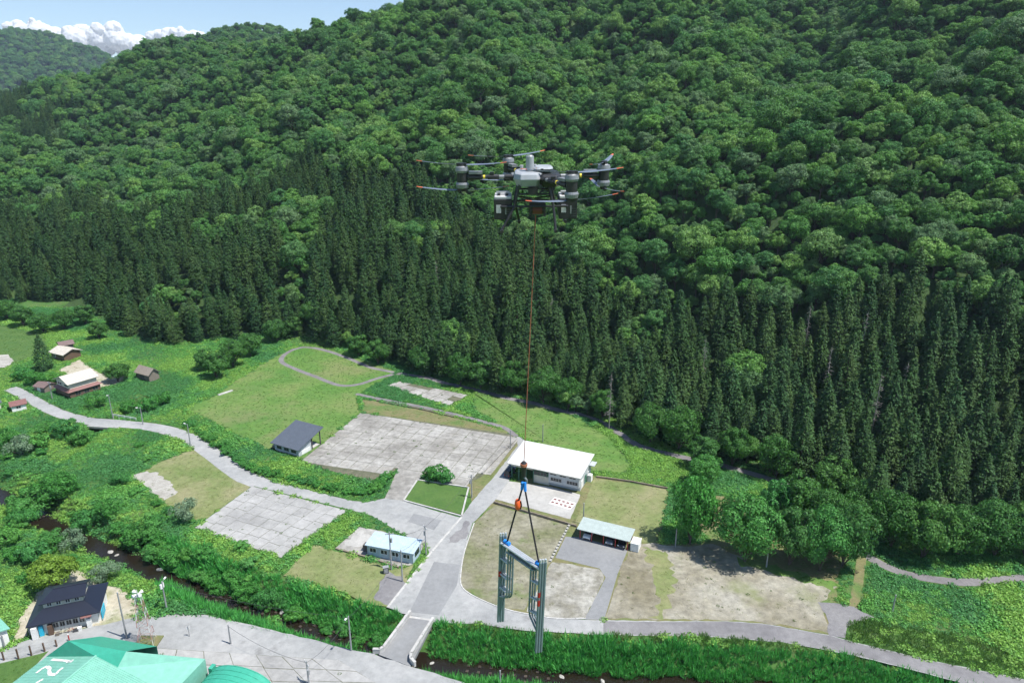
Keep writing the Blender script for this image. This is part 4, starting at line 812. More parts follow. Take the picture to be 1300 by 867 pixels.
# mint roofed shed cut by the left edge
A, rz0, Wd, D = rect((-24, 836), (13, 817), (25, 774))
ms = empty('mint_shed', A, rz0); tag(ms, 'white walled shed with mint roof at the left edge', 'shed')
MB().box(0, Wd, 0, D, 0, 3.0).build('wall', 'wall_white', ms); q = ((-.4, -.4, 4.2), (-.4, D + .4, 4.2), (Wd + .4, D + .4, 3.0), (Wd + .4, -.4, 3.0)); mm = MB(); mm.slab(q, .14); rf = mm.build('roof', 'roof_mint', ms); mm = MB(); ribs(mm, *q, 20, .04, .06); mm.build('seam', 'roof_mint', rf)
MB().box(0.02, Wd * .6, .02, D - .02, 3.0, 3.4).build('gable', 'wall_white', ms); window(ms, Wd * .3, 1.0, 1.2, 1.0); MB().box(Wd + .004, Wd + .06, D * .4, D * .55, .05, 2.1).build('door', 'wall_grey', ms)
# the big green roofed warehouse at the bottom edge, given by the pixels and heights of its roof lines
P3 = lambda x, y, z: at(x, y, z)
ZR, ZE = 8.2, 5.2
rid0, rid1 = P3(121, 833, ZR), P3(10, 925, ZR)
wh = empty('warehouse', (rid0.x, rid0.y, 0)); tag(wh, 'big ribbed green roofed warehouse cut by the bottom edge', 'warehouse'); O = wh.location
ax = (rid1 - rid0).normalized(); sd = Vector((-ax.y, ax.x, 0));
if sd.x < 0: sd = -sd
LR = (rid1 - rid0).length
halfL = abs((P3(67, 827, ZE) - rid0).dot(sd)); halfR = abs((P3(237, 866, ZE) - rid0).dot(sd)); halfL = max(5.5, min(halfL, 11)); halfR = max(7, min(halfR, 13))
def wp(a, s, z): q = rid0 + ax * a + sd * s; return Vector((q.x - O.x, q.y - O.y, z))
zone([tuple((rid0 + ax * a + sd * s)[:2]) for a, s in ((-9, -halfL), (-9, halfR), (LR, halfR), (LR, -halfL))], 'none')
mm = MB(); mm.loft([[wp(0, -halfL + .4, 0), wp(0, halfR - .4, 0), wp(LR, halfR - .4, 0), wp(LR, -halfL + .4, 0)], [wp(0, -halfL + .4, ZE), wp(0, halfR - .4, ZE), wp(LR, halfR - .4, ZE), wp(LR, -halfL + .4, ZE)]]); mm.build('wall', 'wall_white', wh)
qL = (wp(0, -halfL, ZE), wp(LR, -halfL, ZE), wp(LR, 0, ZR), wp(0, 0, ZR)); qR = (wp(0, halfR, ZE), wp(LR, halfR, ZE), wp(LR, 0, ZR), wp(0, 0, ZR))
mm = MB(); mm.slab(qL, .15); rl = mm.build('roof_slope', 'roof_mint', wh); mm = MB(); mm.slab(qR, .15); rr_ = mm.build('roof_slope', 'roof_mint', wh)
mm = MB(); ribs(mm, *qL, 44, .05, .10); mm.build('seam', 'roof_mint', rl); mm = MB(); ribs(mm, *qR, 44, .07, .16); mm.build('seam', 'roof_mint', rr_)
MB().cyl(wp(-.1, 0, ZR + .04), wp(LR, 0, ZR + .04), .16, .16, 6).build('ridge_cap', 'roof_mint', wh)
# the darker hipped end behind it
ap0, ap1 = P3(86, 813, ZR + .7), P3(160, 826.5, ZR + .7); ap0 = Vector((ap0.x - O.x, ap0.y - O.y, ZR + .7)); ap1 = Vector((ap1.x - O.x, ap1.y - O.y, ZR + .7))
fw = [wp(0, -halfL, ZE + .05), wp(0, 0, ZR + .05), wp(0, halfR * .30, ZR - (ZR - ZE) * .30 + .05)]
bk = [ap0 - ax * 5 + Vector((0, 0, -3.4)), ap1 - ax * 5 + Vector((0, 0, -3.4))]
mm = MB(); mm.add([fw[0], fw[1], fw[2], ap1, ap0] + bk + [Vector((p.x, p.y, 0)) for p in (fw[0], fw[2], bk[1], bk[0])], [(0, 1, 4), (1, 2, 3), (1, 3, 4), (4, 3, 6, 5), (0, 4, 5), (0, 5, 10, 7), (5, 6, 9, 10)]); mm.build('hipped_end', 'roof_teal', wh)
q2 = [fw[2], wp(.2, halfR, ZE + .03), wp(-7, halfR * .98, ZE), ap1]; mm = MB(); mm.add(q2 + [Vector((p.x, p.y, 0)) for p in q2], [(0, 1, 2, 3), (1, 5, 6, 2), (2, 6, 7, 3)]); ss_ = mm.build('side_slope', 'roof_mint', wh)
# painted digits on the left slope
nL = (qL[1] - qL[0]).cross(qL[3] - qL[0]).normalized(); nL = nL if nL.z > 0 else -nL
def paint(strokes, wd, name):
    mm = MB()
    for st in strokes:
        P_ = [at_plane(x, y, qL[0] + O + nL * .075, nL) - O for x, y in st]
        for a, b2 in zip(P_[:-1], P_[1:]):
            d = (b2 - a).normalized(); s = d.cross(nL) * wd / 2; e = d * wd * .3
            mm.add([a - s - e, a + s - e, b2 + s + e, b2 - s + e], [(0, 1, 2, 3)])
    return mm.build(name, 'white_paint', rl)
paint([[(66, 836.8), (80, 838), (91, 839.2)], [(85, 840), (91.5, 838)]], .42, 'digit_one')
paint([[(47, 853), (51, 850)], [(53, 848.5), (58, 846)], [(60, 846), (63, 848.5), (62, 852), (63, 855)], [(63, 855.5), (70, 856)], [(71, 855), (74, 851.5)], [(75, 850.5), (78.5, 848)]], .5, 'digit_two')
paint([[(47, 866), (50, 864)], [(51, 863.5), (53, 862.5)]], .5, 'digit_three')
# barrel vaulted green roof beside it
A = P3(262, 868, 0); ve = empty('vaulted_store', at(297, 894)); tag(ve, 'barrel vaulted dark green store at the bottom edge', 'warehouse'); zone([tuple((ve.location + Vector(q))[:2]) for q in ((-7, -3, 0), (6, -3, 0), (6, 12, 0), (-7, 12, 0))], 'none')
ve.rotation_euler = (0, 0, R(-14)); rings = []
for yy in (-14, 2.4):
    rings.append([(5.2 * math.cos(t), yy, 2.2 + 2.6 * math.sin(t)) for t in np.linspace(0, math.pi, 17)] + [(-5.2, yy, 0), (5.2, yy, 0)])
mm = MB(); mm.loft(rings); mm.build('vault', 'roof_teal', ve)
rb_ = MB()
for k in range(20):
    yy = -13.9 + k * .85; pts = [(5.24 * math.cos(t), yy, 2.2 + 2.64 * math.sin(t)) for t in np.linspace(0.05, math.pi - .05, 12)]; rb_.tube(pts, .04, 4)
rb_.build('seam', 'roof_teal', ve); MB().box(-5.0, -4.4, 1.6, 2.6, 2.0, 4.0).build('vent', 'roof_teal', ve); MB().box(-1.6, 1.6, 2.41, 2.48, 0, 3.2).build('door', 'wall_grey', ve)

# village houses at the upper left
def gable_house(name, fl, fr, brk, hw, hr, label, wall, roof, cat='house', over=.4, extras=None, axis='x', D=None):
    A, rz_, Wd, DD = rect(fl, fr, brk); D = D or DD; e = empty(name, A, rz_); tag(e, label, cat)
    MB().box(0, Wd, 0, D, 0, hw).build('wall', wall, e)
    if axis == 'x':
        a = [(-over, -over, hw - .1), (Wd + over, -over, hw - .1), (Wd + over, D / 2, hr), (-over, D / 2, hr)]; b2 = [(Wd + over, D + over, hw - .1), (-over, D + over, hw - .1), (-over, D / 2, hr), (Wd + over, D / 2, hr)]
        gb = [((0, 0, hw), (0, D, hw), (0, D / 2, hr - .15)), ((Wd, 0, hw), (Wd, D, hw), (Wd, D / 2, hr - .15))]
    else:
        a = [(-over, -over, hw - .1), (-over, D + over, hw - .1), (Wd / 2, D + over, hr), (Wd / 2, -over, hr)]; b2 = [(Wd + over, -over, hw - .1), (Wd + over, D + over, hw - .1), (Wd / 2, D + over, hr), (Wd / 2, -over, hr)]
        gb = [((0, 0, hw), (Wd, 0, hw), (Wd / 2, 0, hr - .15)), ((0, D, hw), (Wd, D, hw), (Wd / 2, D, hr - .15))]
    rf = MB().slab(a, .14).slab(b2, .14).build('roof', roof, e)
    mm = MB(); ribs(mm, *a, 12, .04, .07); ribs(mm, *b2, 12, .04, .07); mm.build('seam', roof, rf)
    mm = MB()
    for g in gb: mm.add(g, [(0, 1, 2)])
    mm.build('gable', wall, e); return e, Wd, D
fh, Wd, D = gable_house('farmhouse', (75, 499), (91, 506), (121, 494), 4.9, 6.6, 'two storey farmhouse with pale roof over a rust red skirt roof', 'wall_cream', 'roof_tan', axis='y', over=.7)
mm = MB(); mm.loft([[(-1.1, -1.1, 2.35), (Wd + 1.1, -1.1, 2.35), (Wd + 1.1, D + 1.1, 2.35), (-1.1, D + 1.1, 2.35)], [(-.02, -.02, 3.1), (Wd + .02, -.02, 3.1), (Wd + .02, D + .02, 3.1), (-.02, D + .02, 3.1)]]); mm.build('skirt_roof', 'roof_rust', fh)
MB().box(-.5, Wd + .6, -.5, D + .5, 0, 2.3).build('ground_storey', 'wood_brown', fh)
for i in range(2): window(fh, .8 + i * Wd * .5, 3.4, Wd * .3, .9, mat='wall_white')
for i in range(3): window(fh, 1.0 + i * D * .32, .8, D * .2, 1.2, y=Wd + .6, side='r', mat='wood_grey')
sh, Wd, D = gable_house('wooden_shed', (174, 480.5), (190, 485), (200, 480), 2.4, 4.3, 'weathered wooden shed with steep grey roof in rough grass', 'wood_grey', 'thatch', 'shed', .5)
for i in range(6): MB().box(Wd * i / 5 - .05, Wd * i / 5 + .05, -.06, -.003, 0, 2.35).build('plank', 'wood_brown', sh)
MB().box(Wd * .3, Wd * .6, -.05, -.004, .1, 1.8).build('door', 'wall_dark', sh); MB().box(-1.0, -.1, .6, 2.2, .0, 1.3).build('blue_sheet', 'blue_tarp', sh)
e, Wd, D = gable_house('village_barn', (78, 446), (94, 443), (93, 437), 2.2, 3.2, 'low brown roofed barn near the forest edge', 'wood_grey', 'roof_brown', 'barn', .5, D=4.5)
MB().box(Wd * .2, Wd * .7, -.05, -.004, .1, 1.7).build('door', 'wall_dark', e)
e, Wd, D = gable_house('village_house', (66, 455), (82, 459), (84, 449), 2.6, 3.9, 'grey roofed house half hidden behind the conical conifer', 'wood_brown', 'roof_tan', 'house', .6, D=6)
window(e, 1, .8, 1.6, 1.1)
e, Wd, D = gable_house('roadside_shed', (44, 497), (57, 499), (58, 491), 1.9, 2.7, 'small dark brown shed beside the village road', 'wood_grey', 'roof_brown', 'shed', .3, D=4)
MB().box(Wd * .3, Wd * .6, -.05, -.004, .05, 1.6).build('door', 'wall_white', e)
e, Wd, D = gable_house('pump_house', (16, 524), (34, 520), (34, 512), 2.1, 2.9, 'white walled hut with rust red roof below the village road', 'wall_white', 'roof_rust', 'hut', .4, D=4)
window(e, Wd * .3, .9, 1.2, .8); 
e, Wd, D = gable_house('end_house', (-14, 524), (2, 520), (4, 510), 2.4, 3.6, 'blue grey roofed house cut by the left edge', 'wall_cream', 'roof_slate', 'house', .4, D=6); window(e, 1, .9, 1.4, 1)

# ------------------------------------------------------------------ cars
def car(loc, rz_, paintm, label, van=False):
    # short wheelbase cars
    e = empty('parked_car', loc, rz_); tag(e, label, 'car', 'parked cars'); L, Wc = (3.4, 1.48) if van else (3.5, 1.6)
    pr = [(-.5, .32), (-.5, .72), (-.44, .92), (-.32, 1.0), (.18, .96), (.44, .84), (.5, .66), (.5, .32)] if not van else [(-.5, .35), (-.5, 1.0), (.36, .98), (.48, .86), (.5, .66), (.5, .35)]
    ca = [(-.42, .98), (-.30, 1.44), (.04, 1.46), (.24, .97)] if not van else [(-.49, .98), (-.47, 1.78), (.26, 1.8), (.42, .96)]
    mm = MB(); n = len(pr); rings = [[(x * L, s * Wc * f, z) for x, z in pr] for s, f in ((-.5, .96), (-.5, 1.0), (.5, 1.0), (.5, .96))]
    mm.loft([rings[0], rings[3]]); mm.build('body', paintm, e)
    c4 = len(ca); w0, w1 = Wc * .47, Wc * .39; lo = [ca[0], ca[3]]
    V = [(x * L, (-w0 if z < 1.1 else -w1), z) for x, z in ca] + [(x * L, (w0 if z < 1.1 else w1), z) for x, z in ca]
    g = MB().add(V, [(0, 1, 5, 4), (2, 3, 7, 6), (0, 3, 2, 1), (4, 5, 6, 7)]).build('window', 'glass', e); MB().slab([(ca[1][0] * L, -w1 - .01, ca[1][1] + .05), (ca[2][0] * L, -w1 - .01, ca[2][1] + .05), (ca[2][0] * L, w1 + .01, ca[2][1] + .05), (ca[1][0] * L, w1 + .01, ca[1][1] + .05)], .06).build('roof', paintm, e)
    for x in (-.31, .32):
        for s in (-1, 1):
            w_ = MB().cyl((x * L, s * (Wc / 2 - .19), .31), (x * L, s * (Wc / 2 + .01), .31), .31, .31, 14).build('wheel', 'tyre_black', e); MB().cyl((x * L, s * (Wc / 2), .31), (x * L, s * (Wc / 2 + .025), .31), .19, .17, 10).build('rim', 'galvanised', w_)
    for s in (-1, 1):
        MB().box(L * .485, L * .505, s * Wc * .36 - .16, s * Wc * .36 + .16, .62, .78).build('headlight', 'lamp_clear', e); MB().box(-L * .505, -L * .49, s * Wc * .38 - .1, s * Wc * .38 + .1, .6, .85).build('tail_light', 'lamp_red', e)
    MB().box(L * .49, L * .512, -Wc * .42, Wc * .42, .34, .5).build('bumper', 'dark_steel', e); return e
u = Vector((math.cos(CP_RZ), math.sin(CP_RZ), 0)); v = Vector((-u.y, u.x, 0))
car(CP_A + u * CP_W * .14 + v * 1.75, CP_RZ - R(90), 'car_white', 'white car in the leftmost bay of the carport'); car(CP_A + u * CP_W * .62 + v * 1.75, CP_RZ - R(90), 'car_grey', 'grey car in the third bay of the carport'); car(CP_A + u * CP_W * .87 + v * 1.75, CP_RZ - R(90), 'car_dark', 'dark car in the rightmost bay of the carport')
car(at(646, 606) + Vector((.3, 1.2, 0)), R(60), 'car_dark', 'dark car parked at the open bay of the white roofed hall', True)
# chequered test plot on the forecourt
A, B, Cc, D_ = at(697, 639), at(724, 647), at(731, 638.5), at(704, 631)
tp = struct(sheet('painted_plot', [tuple(q[:2]) for q in (A, B, Cc, D_)], 0.040, 'white_paint', 'white rectangle with brown squares on the forecourt'))
for i in range(5):
    for j in range(2):
        c = A.lerp(B, (i + .5) / 5).lerp(D_.lerp(Cc, (i + .5) / 5), .28 + .44 * j); o = MB().box(-.33, .33, -.3, .3, 0, .06).build('square', 'roof_rust', tp); o.location = (c.x, c.y, .04); o.rotation_euler = (0, 0, math.atan2((B - A).y, (B - A).x))
# ------------------------------------------------------------------ poles, mast, fence
POLES = [((161, 810), 752, 'plain', 'tall grey steel pole beside the lower road'), ((212, 775), 738, 'lamp', 'pole with transformer cans above the stream bank'), ((293, 817), 793, 'plain', 'short pole on the kerb of the lower lot'), ((240.5, 807.6), 794.5, 'sign', 'thin sign post beside the lower road'),
         ((446, 825.5), 782, 'lamp', 'street lamp pole beside the bridge'), ((392, 867), 839, 'cross', 'utility pole at the bottom edge left of the bridge'), ((497, 723), 675, 'cross', 'utility pole in front of the small office'), ((511, 738), 698, 'plain', 'bare pole on the verge before the bridge'),
         ((541, 704), 667, 'cross', 'utility pole behind the right end of the small office'), ((599, 631.7), 602.6, 'cross', 'utility pole at the corner of the kerbed lawn'), ((648, 569), 546, 'plain', 'thin pole at the corner of the slab yard'), ((689, 561), 539, 'plain', 'thin pole behind the white roofed hall'),
         ((740.5, 665), 638.6, 'plain', 'thin pole behind the left end of the carport'), ((857.4, 694), 671, 'plain', 'grey pole beside the lone lawn tree'), ((973, 719.5), 690, 'plain', 'grey pole in front of the tree clump'), ((241.7, 565), 538.4, 'lamp', 'lamp pole on the bend of the village road'),
         ((181.6, 539), 517, 'lamp', 'lamp pole just right of the culvert bridge'), ((143, 529.6), 501, 'lamp', 'lamp pole beside the white guard rail'), ((66.4, 506.6), 484.4, 'cross', 'utility pole in front of the farmhouse'), ((1133, 777), 755, 'plain', 'dark pole in the leafy slope at right'), ((635, 867), 851, 'plain', 'short pole in the reeds at the bottom edge'), ((6, 822), 806, 'plain', 'short pole before the mint roofed shed')]
plain('pole_grey', (0.30, 0.31, 0.32), 0.6, 0.2); TOPS = {}
for i, (b_, ty, kind, lb) in enumerate(POLES):
    h = height_to(*b_, ty); p = at(*b_); e = empty({'plain': 'pole', 'sign': 'sign_post', 'lamp': 'lamp_pole', 'cross': 'utility_pole'}[kind], (p.x, p.y, 0), 0.4 + i); tag(e, lb, 'pole', 'poles about the site')
    MB().cyl((0, 0, -.4), (0, 0, h), .15 if kind != 'sign' else .06, .10 if kind != 'sign' else .05, 8).build('shaft', 'pole_grey', e); TOPS[i] = Vector((p.x, p.y, h - .3))
    if kind == 'cross':
        MB().box(-.8, .8, -.06, .06, h - .55, h - .42).build('crossarm', 'pole_grey', e)
        for s in (-.7, 0, .7): MB().cyl((s, 0, h - .42), (s, 0, h - .18), .05, .04, 6).build('insulator', 'white_paint', e)
        MB().cyl((.28, 0, h - 2.3), (.28, 0, h - 1.4), .22, .22, 8).build('transformer', 'pole_grey', e)
    elif kind == 'lamp':
        MB().cyl((0, 0, h - .25), (.7, 0, h + .05), .04, .04, 6).build('arm', 'pole_grey', e); MB().loft([[(.6, -.12, h), (1.1, -.14, h + .06), (1.1, .14, h + .06), (.6, .12, h)], [(.62, -.08, h + .16), (1.08, -.09, h + .2), (1.08, .09, h + .2), (.62, .08, h + .16)]]).build('lamp_head', 'white_paint', e)
        if i == 1:
            for s in (-.25, .25): MB().cyl((s, .1, h - 1.3), (s, .1, h - .5), .2, .2, 8).build('transformer', 'white_paint', e)
    elif kind == 'sign': MB().box(-.3, .3, -.07, -.05, h - .7, h - .1).build('plate', 'white_paint', e)
    else: MB().cyl((0, 0, h), (0, 0, h + .06), .13, .05, 8).build('cap', 'pole_grey', e)
plain('cable_black', (0.06, 0.06, 0.065), 0.6)
def cable(a, b_, label, sag=.9, r=.022):
    pts = [a.lerp(b_, t) - Vector((0, 0, sag * 4 * t * (1 - t))) for t in np.linspace(0, 1, 15)]; return tag(MB().tube(pts, r, 4).build('power_cable', 'cable_black'), label, 'cable', 'overhead cables')
for a, b_, lb in ((0, 1, 'cable from the grey steel pole to the transformer pole'), (1, 4, 'cable along the stream to the bridge lamp pole'), (4, 7, 'cable crossing the stream above the bridge'), (7, 8, 'cable from the verge pole to the office corner'), (6, 8, 'cable over the pale blue roof'), (8, 9, 'cable across the road to the kerbed lawn'), (9, 10, 'cable along the lane to the slab yard corner'), (10, 11, 'cable over the back of the white roof'), (5, 4, 'cable across the lower road to the bridge lamp'), (2, 5, 'cable over the lower lot'), (15, 16, 'cable along the village road bend'), (16, 17, 'cable over the culvert bridge'), (17, 18, 'cable from the guard rail to the farmhouse')): cable(TOPS[a], TOPS[b_], lb)
# red and white lattice siren mast
hm = height_to(187, 818, 757); pm = at(187, 817); lm = empty('siren_mast', (pm.x, pm.y, 0), .3); tag(lm, 'red and white steel lattice mast with loudspeakers', 'mast')
sw = lambda z: 1.15 - (1.15 - .38) * z / hm; lv = [hm * i / 7 for i in range(8)]
for sx, sy in ((-1, -1), (1, -1), (1, 1), (-1, 1)):
    for i in range(7):
        MB().cyl((sx * sw(lv[i]), sy * sw(lv[i]), lv[i] - (.3 if i == 0 else 0)), (sx * sw(lv[i + 1]), sy * sw(lv[i + 1]), lv[i + 1]), .042, .042, 5).build('leg', 'red_white' if i % 2 else 'white_paint', lm)
cs = ((-1, -1), (1, -1), (1, 1), (-1, 1))
for i in range(7):
    mm = MB()
    for k in range(4):
        a, b_ = cs[k], cs[(k + 1) % 4]; z0, z1 = lv[i], lv[i + 1]; A0 = (a[0] * sw(z0), a[1] * sw(z0), z0); B0 = (b_[0] * sw(z0), b_[1] * sw(z0), z0); A1 = (a[0] * sw(z1), a[1] * sw(z1), z1); B1 = (b_[0] * sw(z1), b_[1] * sw(z1), z1)
        mm.cyl(A0, B1, .02, .02, 4); mm.cyl(B0, A1, .02, .02, 4); mm.cyl(A1, B1, .02, .02, 4)
    mm.build('brace', 'red_white' if i % 2 else 'galvanised', lm)
MB().box(-.45, .45, -.45, .45, hm, hm + .08).build('platform', 'galvanised', lm)
for k, (a, z) in enumerate(((-.9, .45), (.8, .3), (2.4, .55), (3.9, .4))):
    d = Vector((math.cos(a), math.sin(a), 0)); MB().cyl(d * .2 + Vector((0, 0, hm + z)), d * .85 + Vector((0, 0, hm + z)), .08, .30, 10).build('loudspeaker', 'white_paint', lm)
MB().cyl((0, 0, hm), (0, 0, hm + 1.1), .05, .05, 6).build('finial', 'white_paint', lm)
pl_ = at(187, 817); struct(tag(MB().box(pl_.x - 1.9, pl_.x + 1.9, pl_.y - 1.7, pl_.y + 1.7, .03, .22).build('mast_bed', 'strip_tan'), None), 'kerbed weedy bed under the lattice mast')
# dark post fence along the lower road
fp = [((5, 838), 827), ((23.6, 836.7), 823.6), ((40, 832), 819.6), ((56.7, 827), 816), ((72, 820.6), 812)]
p0 = at(5, 838); fe = empty('post_fence', (p0.x, p0.y, 0)); tag(fe, 'row of dark steel fence posts strung with wire beside the lower road', 'fence'); tops = []
for (b_, ty) in fp:
    p = at(*b_) - p0; h = height_to(*b_, ty); MB().box(p.x - .09, p.x + .09, p.y - .09, p.y + .09, -.2, h).build('post', 'wood_brown', fe); tops.append((p, h))
for f_ in (.35, .65, .93): MB().tube([(p.x, p.y, h * f_) for p, h in tops], .015, 4).build('wire', 'galvanised', fe)
rp = at(88, 813.5); mk = empty('marker_post', (rp.x, rp.y, 0)); tag(mk, 'red marker post at the end of the dark fence', 'post'); MB().cyl((0, 0, -.2), (0, 0, 1.3), .1, .1, 8).build('shaft', 'red_paint', mk); MB().cyl((0, 0, 1.3), (0, 0, 1.45), .11, .05, 8).build('cap', 'white_paint', mk)
# meter box under the office pole
mp = at(490, 727); mx = empty('meter_box', (mp.x, mp.y, 0), .3); tag(mx, 'small grey meter cabinet beside the office utility pole', 'cabinet'); MB().box(-.5, .5, -.35, .35, 0, 1.3).build('body', 'dark_steel', mx); MB().box(-.55, .55, -.4, .4, 1.3, 1.38).build('lid', 'pole_grey', mx); MB().box(-.35, .35, -.37, -.352, .2, 1.1).build('door', 'pole_grey', mx)

# ------------------------------------------------------------------ cargo drone
for nm, col, ro, me_ in (('shell_grey', (0.34, 0.36, 0.38), 0.4, 0.0), ('shell_dark', (0.022, 0.023, 0.025), 0.45, 0.0), ('motor_grey', (0.24, 0.25, 0.26), 0.4, 0.3), ('carbon', (0.05, 0.055, 0.065), 0.35, 0.0), ('blade_grey', (0.13, 0.16, 0.21), 0.4, 0.0), ('tip_orange', (0.50, 0.11, 0.045), 0.5, 0.0), ('battery_white', (0.52, 0.52, 0.52), 0.45, 0.0), ('rope_orange', (0.36, 0.13, 0.07), 0.7, 0.0), ('label_yellow', (0.8, 0.6, 0.05), 0.5, 0.0), ('winch_red', (0.12, 0.035, 0.025), 0.5, 0.0), ('sling_black', (0.018, 0.016, 0.022), 0.8, 0.0), ('sling_blue', (0.02, 0.25, 0.75), 0.6, 0.0), ('buoy_orange', (0.85, 0.13, 0.03), 0.5, 0.0), ('scaffold_steel', (0.20, 0.26, 0.29), 0.40, 0.35), ('scaffold_pale', (0.55, 0.58, 0.60), 0.4, 0.4)):
    plain(nm, col, ro, me_, var=0.07, scale=6.0)
def bevel(o, w_=.012, seg=2):
    md = o.modifiers.new('bevel', 'BEVEL'); md.width = w_; md.segments = seg; md.limit_method = 'ANGLE'; return o
DC = atd(676, 224, 10.1)
dr = empty('cargo_drone', DC); dr.rotation_euler = (R(3.5), R(-0.6), 0); tag(dr, 'grey and black cargo drone with eight rotors hovering above the valley', 'drone')
# faceted hull
def hull(sx, sy, z0, z1, ch, cx=0, cy_=0):
    r = lambda s, z: [(cx + x * sx * s, cy_ + y * sy * s, z) for x, y in ((-.5, -.5 + ch), (-.5 + ch, -.5), (.5 - ch, -.5), (.5, -.5 + ch), (.5, .5 - ch), (.5 - ch, .5), (-.5 + ch, .5), (-.5, .5 - ch))]
    return [r(.80, z0), r(1.0, z0 + (z1 - z0) * .55), r(.92, z1 - .02), r(.78, z1)]
bevel(MB().loft(hull(.44, .66, -.115, .085, .22, -.06)).build('hull', 'shell_grey', dr), .008)
bevel(MB().loft(hull(.34, .66, -.12, .06, .18, .24)).build('rear_hull', 'shell_dark', dr), .008)
bevel(MB().loft(hull(.28, .40, .095, .15, .2, .16)).build('top_cover', 'shell_grey', dr), .006)
an = MB().cyl((-.04, -.06, .09), (-.04, -.06, .30), .062, .058, 20).build('parachute_canister', 'shell_grey', dr); bevel(an, .006); MB().cyl((-.04, -.06, .30), (-.04, -.06, .312), .05, .04, 20).build('canister_cap', 'motor_grey', an)
for x, y in ((-.16, .1), (.04, .18)): MB().cyl((x, y, .09), (x, y, .15), .018, .03, 8).build('beacon', 'battery_white', dr)
for x, y, nm, c_ in ((.07, -.12, 'antenna_tab', 'tip_orange'), (.13, -.25, 'antenna_tab', 'shell_dark')): MB().box(x - .02, x + .02, y - .015, y + .015, .09, .14).build(nm, c_, dr)
def blade(parent, a0, r=.69, flip=1):
    n = 9; V, Fq = [], []
    prof = [(.05, .030, .30), (.12, .046, .28), (.2, .062, .25), (.35, .058, .20), (.5, .050, .16), (.6, .044, .13)]
    def strip(pr, mat, nm, par):
        mm = MB(); rings = []
        for rr, c, tw in pr:
            tw *= flip; k = math.cos(tw) * c; s = math.sin(tw) * c
            P_ = [(rr, -k * .45, -s * .45), (rr, 0, .005), (rr, k * .55, s * .55), (rr, 0, -.005)]
            rings.append([(x * math.cos(a0) - y * math.sin(a0), x * math.sin(a0) + y * math.cos(a0), z + .05 * (x / r) ** 2) for x, y, z in P_])
        mm.loft(rings); return mm.build(nm, mat, par)
    b_ = strip(prof, 'blade_grey', 'blade', parent); strip([(.601, .044, .13), (.65, .038, .11), (.69, .022, .1)], 'tip_orange', 'blade_tip', b_)
MOT = [((-1.04, -.02), 2.95, 3.05), ((-.36, 1.0), .52, .10), ((.50, -.98), .06, .30), ((1.06, .05), 1.25, 1.75)]
for (mx_, my_), at_, ab_ in MOT:
    d = Vector((mx_, my_, 0)); L = d.length; d.normalize(); s = Vector((-d.y, d.x, 0)); root = d * .24
    MB().cyl(root, d * (L - .06), .027, .025, 12).build('arm', 'carbon', dr)
    c1 = MB().cyl(d * .50, d * .66, .038, .038, 10).build('arm_hinge', 'shell_dark', dr); MB().box(-.03, .03, -.03, .03, -.02, .02).build('latch', 'shell_dark', c1).location = d * .6 + Vector((0, 0, .05))
    MB().cyl(d * .30, d * .40, .040, .038, 10).build('arm_socket', 'shell_dark', dr); MB().cyl(d * .70, d * .73, .029, .029, 10).build('arm_band', 'label_yellow', dr)
    MB().cyl(d * .42, d * .49, .029, .029, 10).build('arm_sleeve', 'motor_grey', dr); MB().cyl(d * (L - .30), d * (L - .10), .036, .048, 10).build('motor_mount', 'shell_dark', dr)
    ec = MB().box(-.10, .10, -.045, .045, 0.0, .04).build('controller_cover', 'motor_grey', dr); ec.location = d * (L - .2) + Vector((0, 0, .045)); ec.rotation_euler = (0, 0, math.atan2(d.y, d.x))
    hb = MB().cyl((0, 0, -.07), (0, 0, .07), .078, .078, 18).build('motor_core', 'shell_dark', dr); hb.location = (mx_, my_, 0)
    for sg, ang in ((1, at_), (-1, ab_)):
        mt = MB().cyl((0, 0, sg * .07), (0, 0, sg * .10), .085, .098, 20).cyl((0, 0, sg * .10), (0, 0, sg * .15), .098, .088, 20).cyl((0, 0, sg * .15), (0, 0, sg * .165), .07, .05, 16).build('motor', 'motor_grey', dr); mt.location = (mx_, my_, 0)
        MB().cyl((0, 0, sg * .166), (0, 0, sg * .20), .05, .045, 12).build('rotor_hub', 'shell_dark', mt)
        pr_ = empty('propeller', (mx_, my_, sg * .185)); pr_.parent = dr
        MB().box(-.075, .075, -.03, .03, -.02, .02).build('blade_clamp', 'shell_dark', pr_).rotation_euler = (0, 0, ang)
        blade(pr_, ang, flip=sg); blade(pr_, ang + math.pi - (.10 if sg > 0 else -.12), flip=sg)
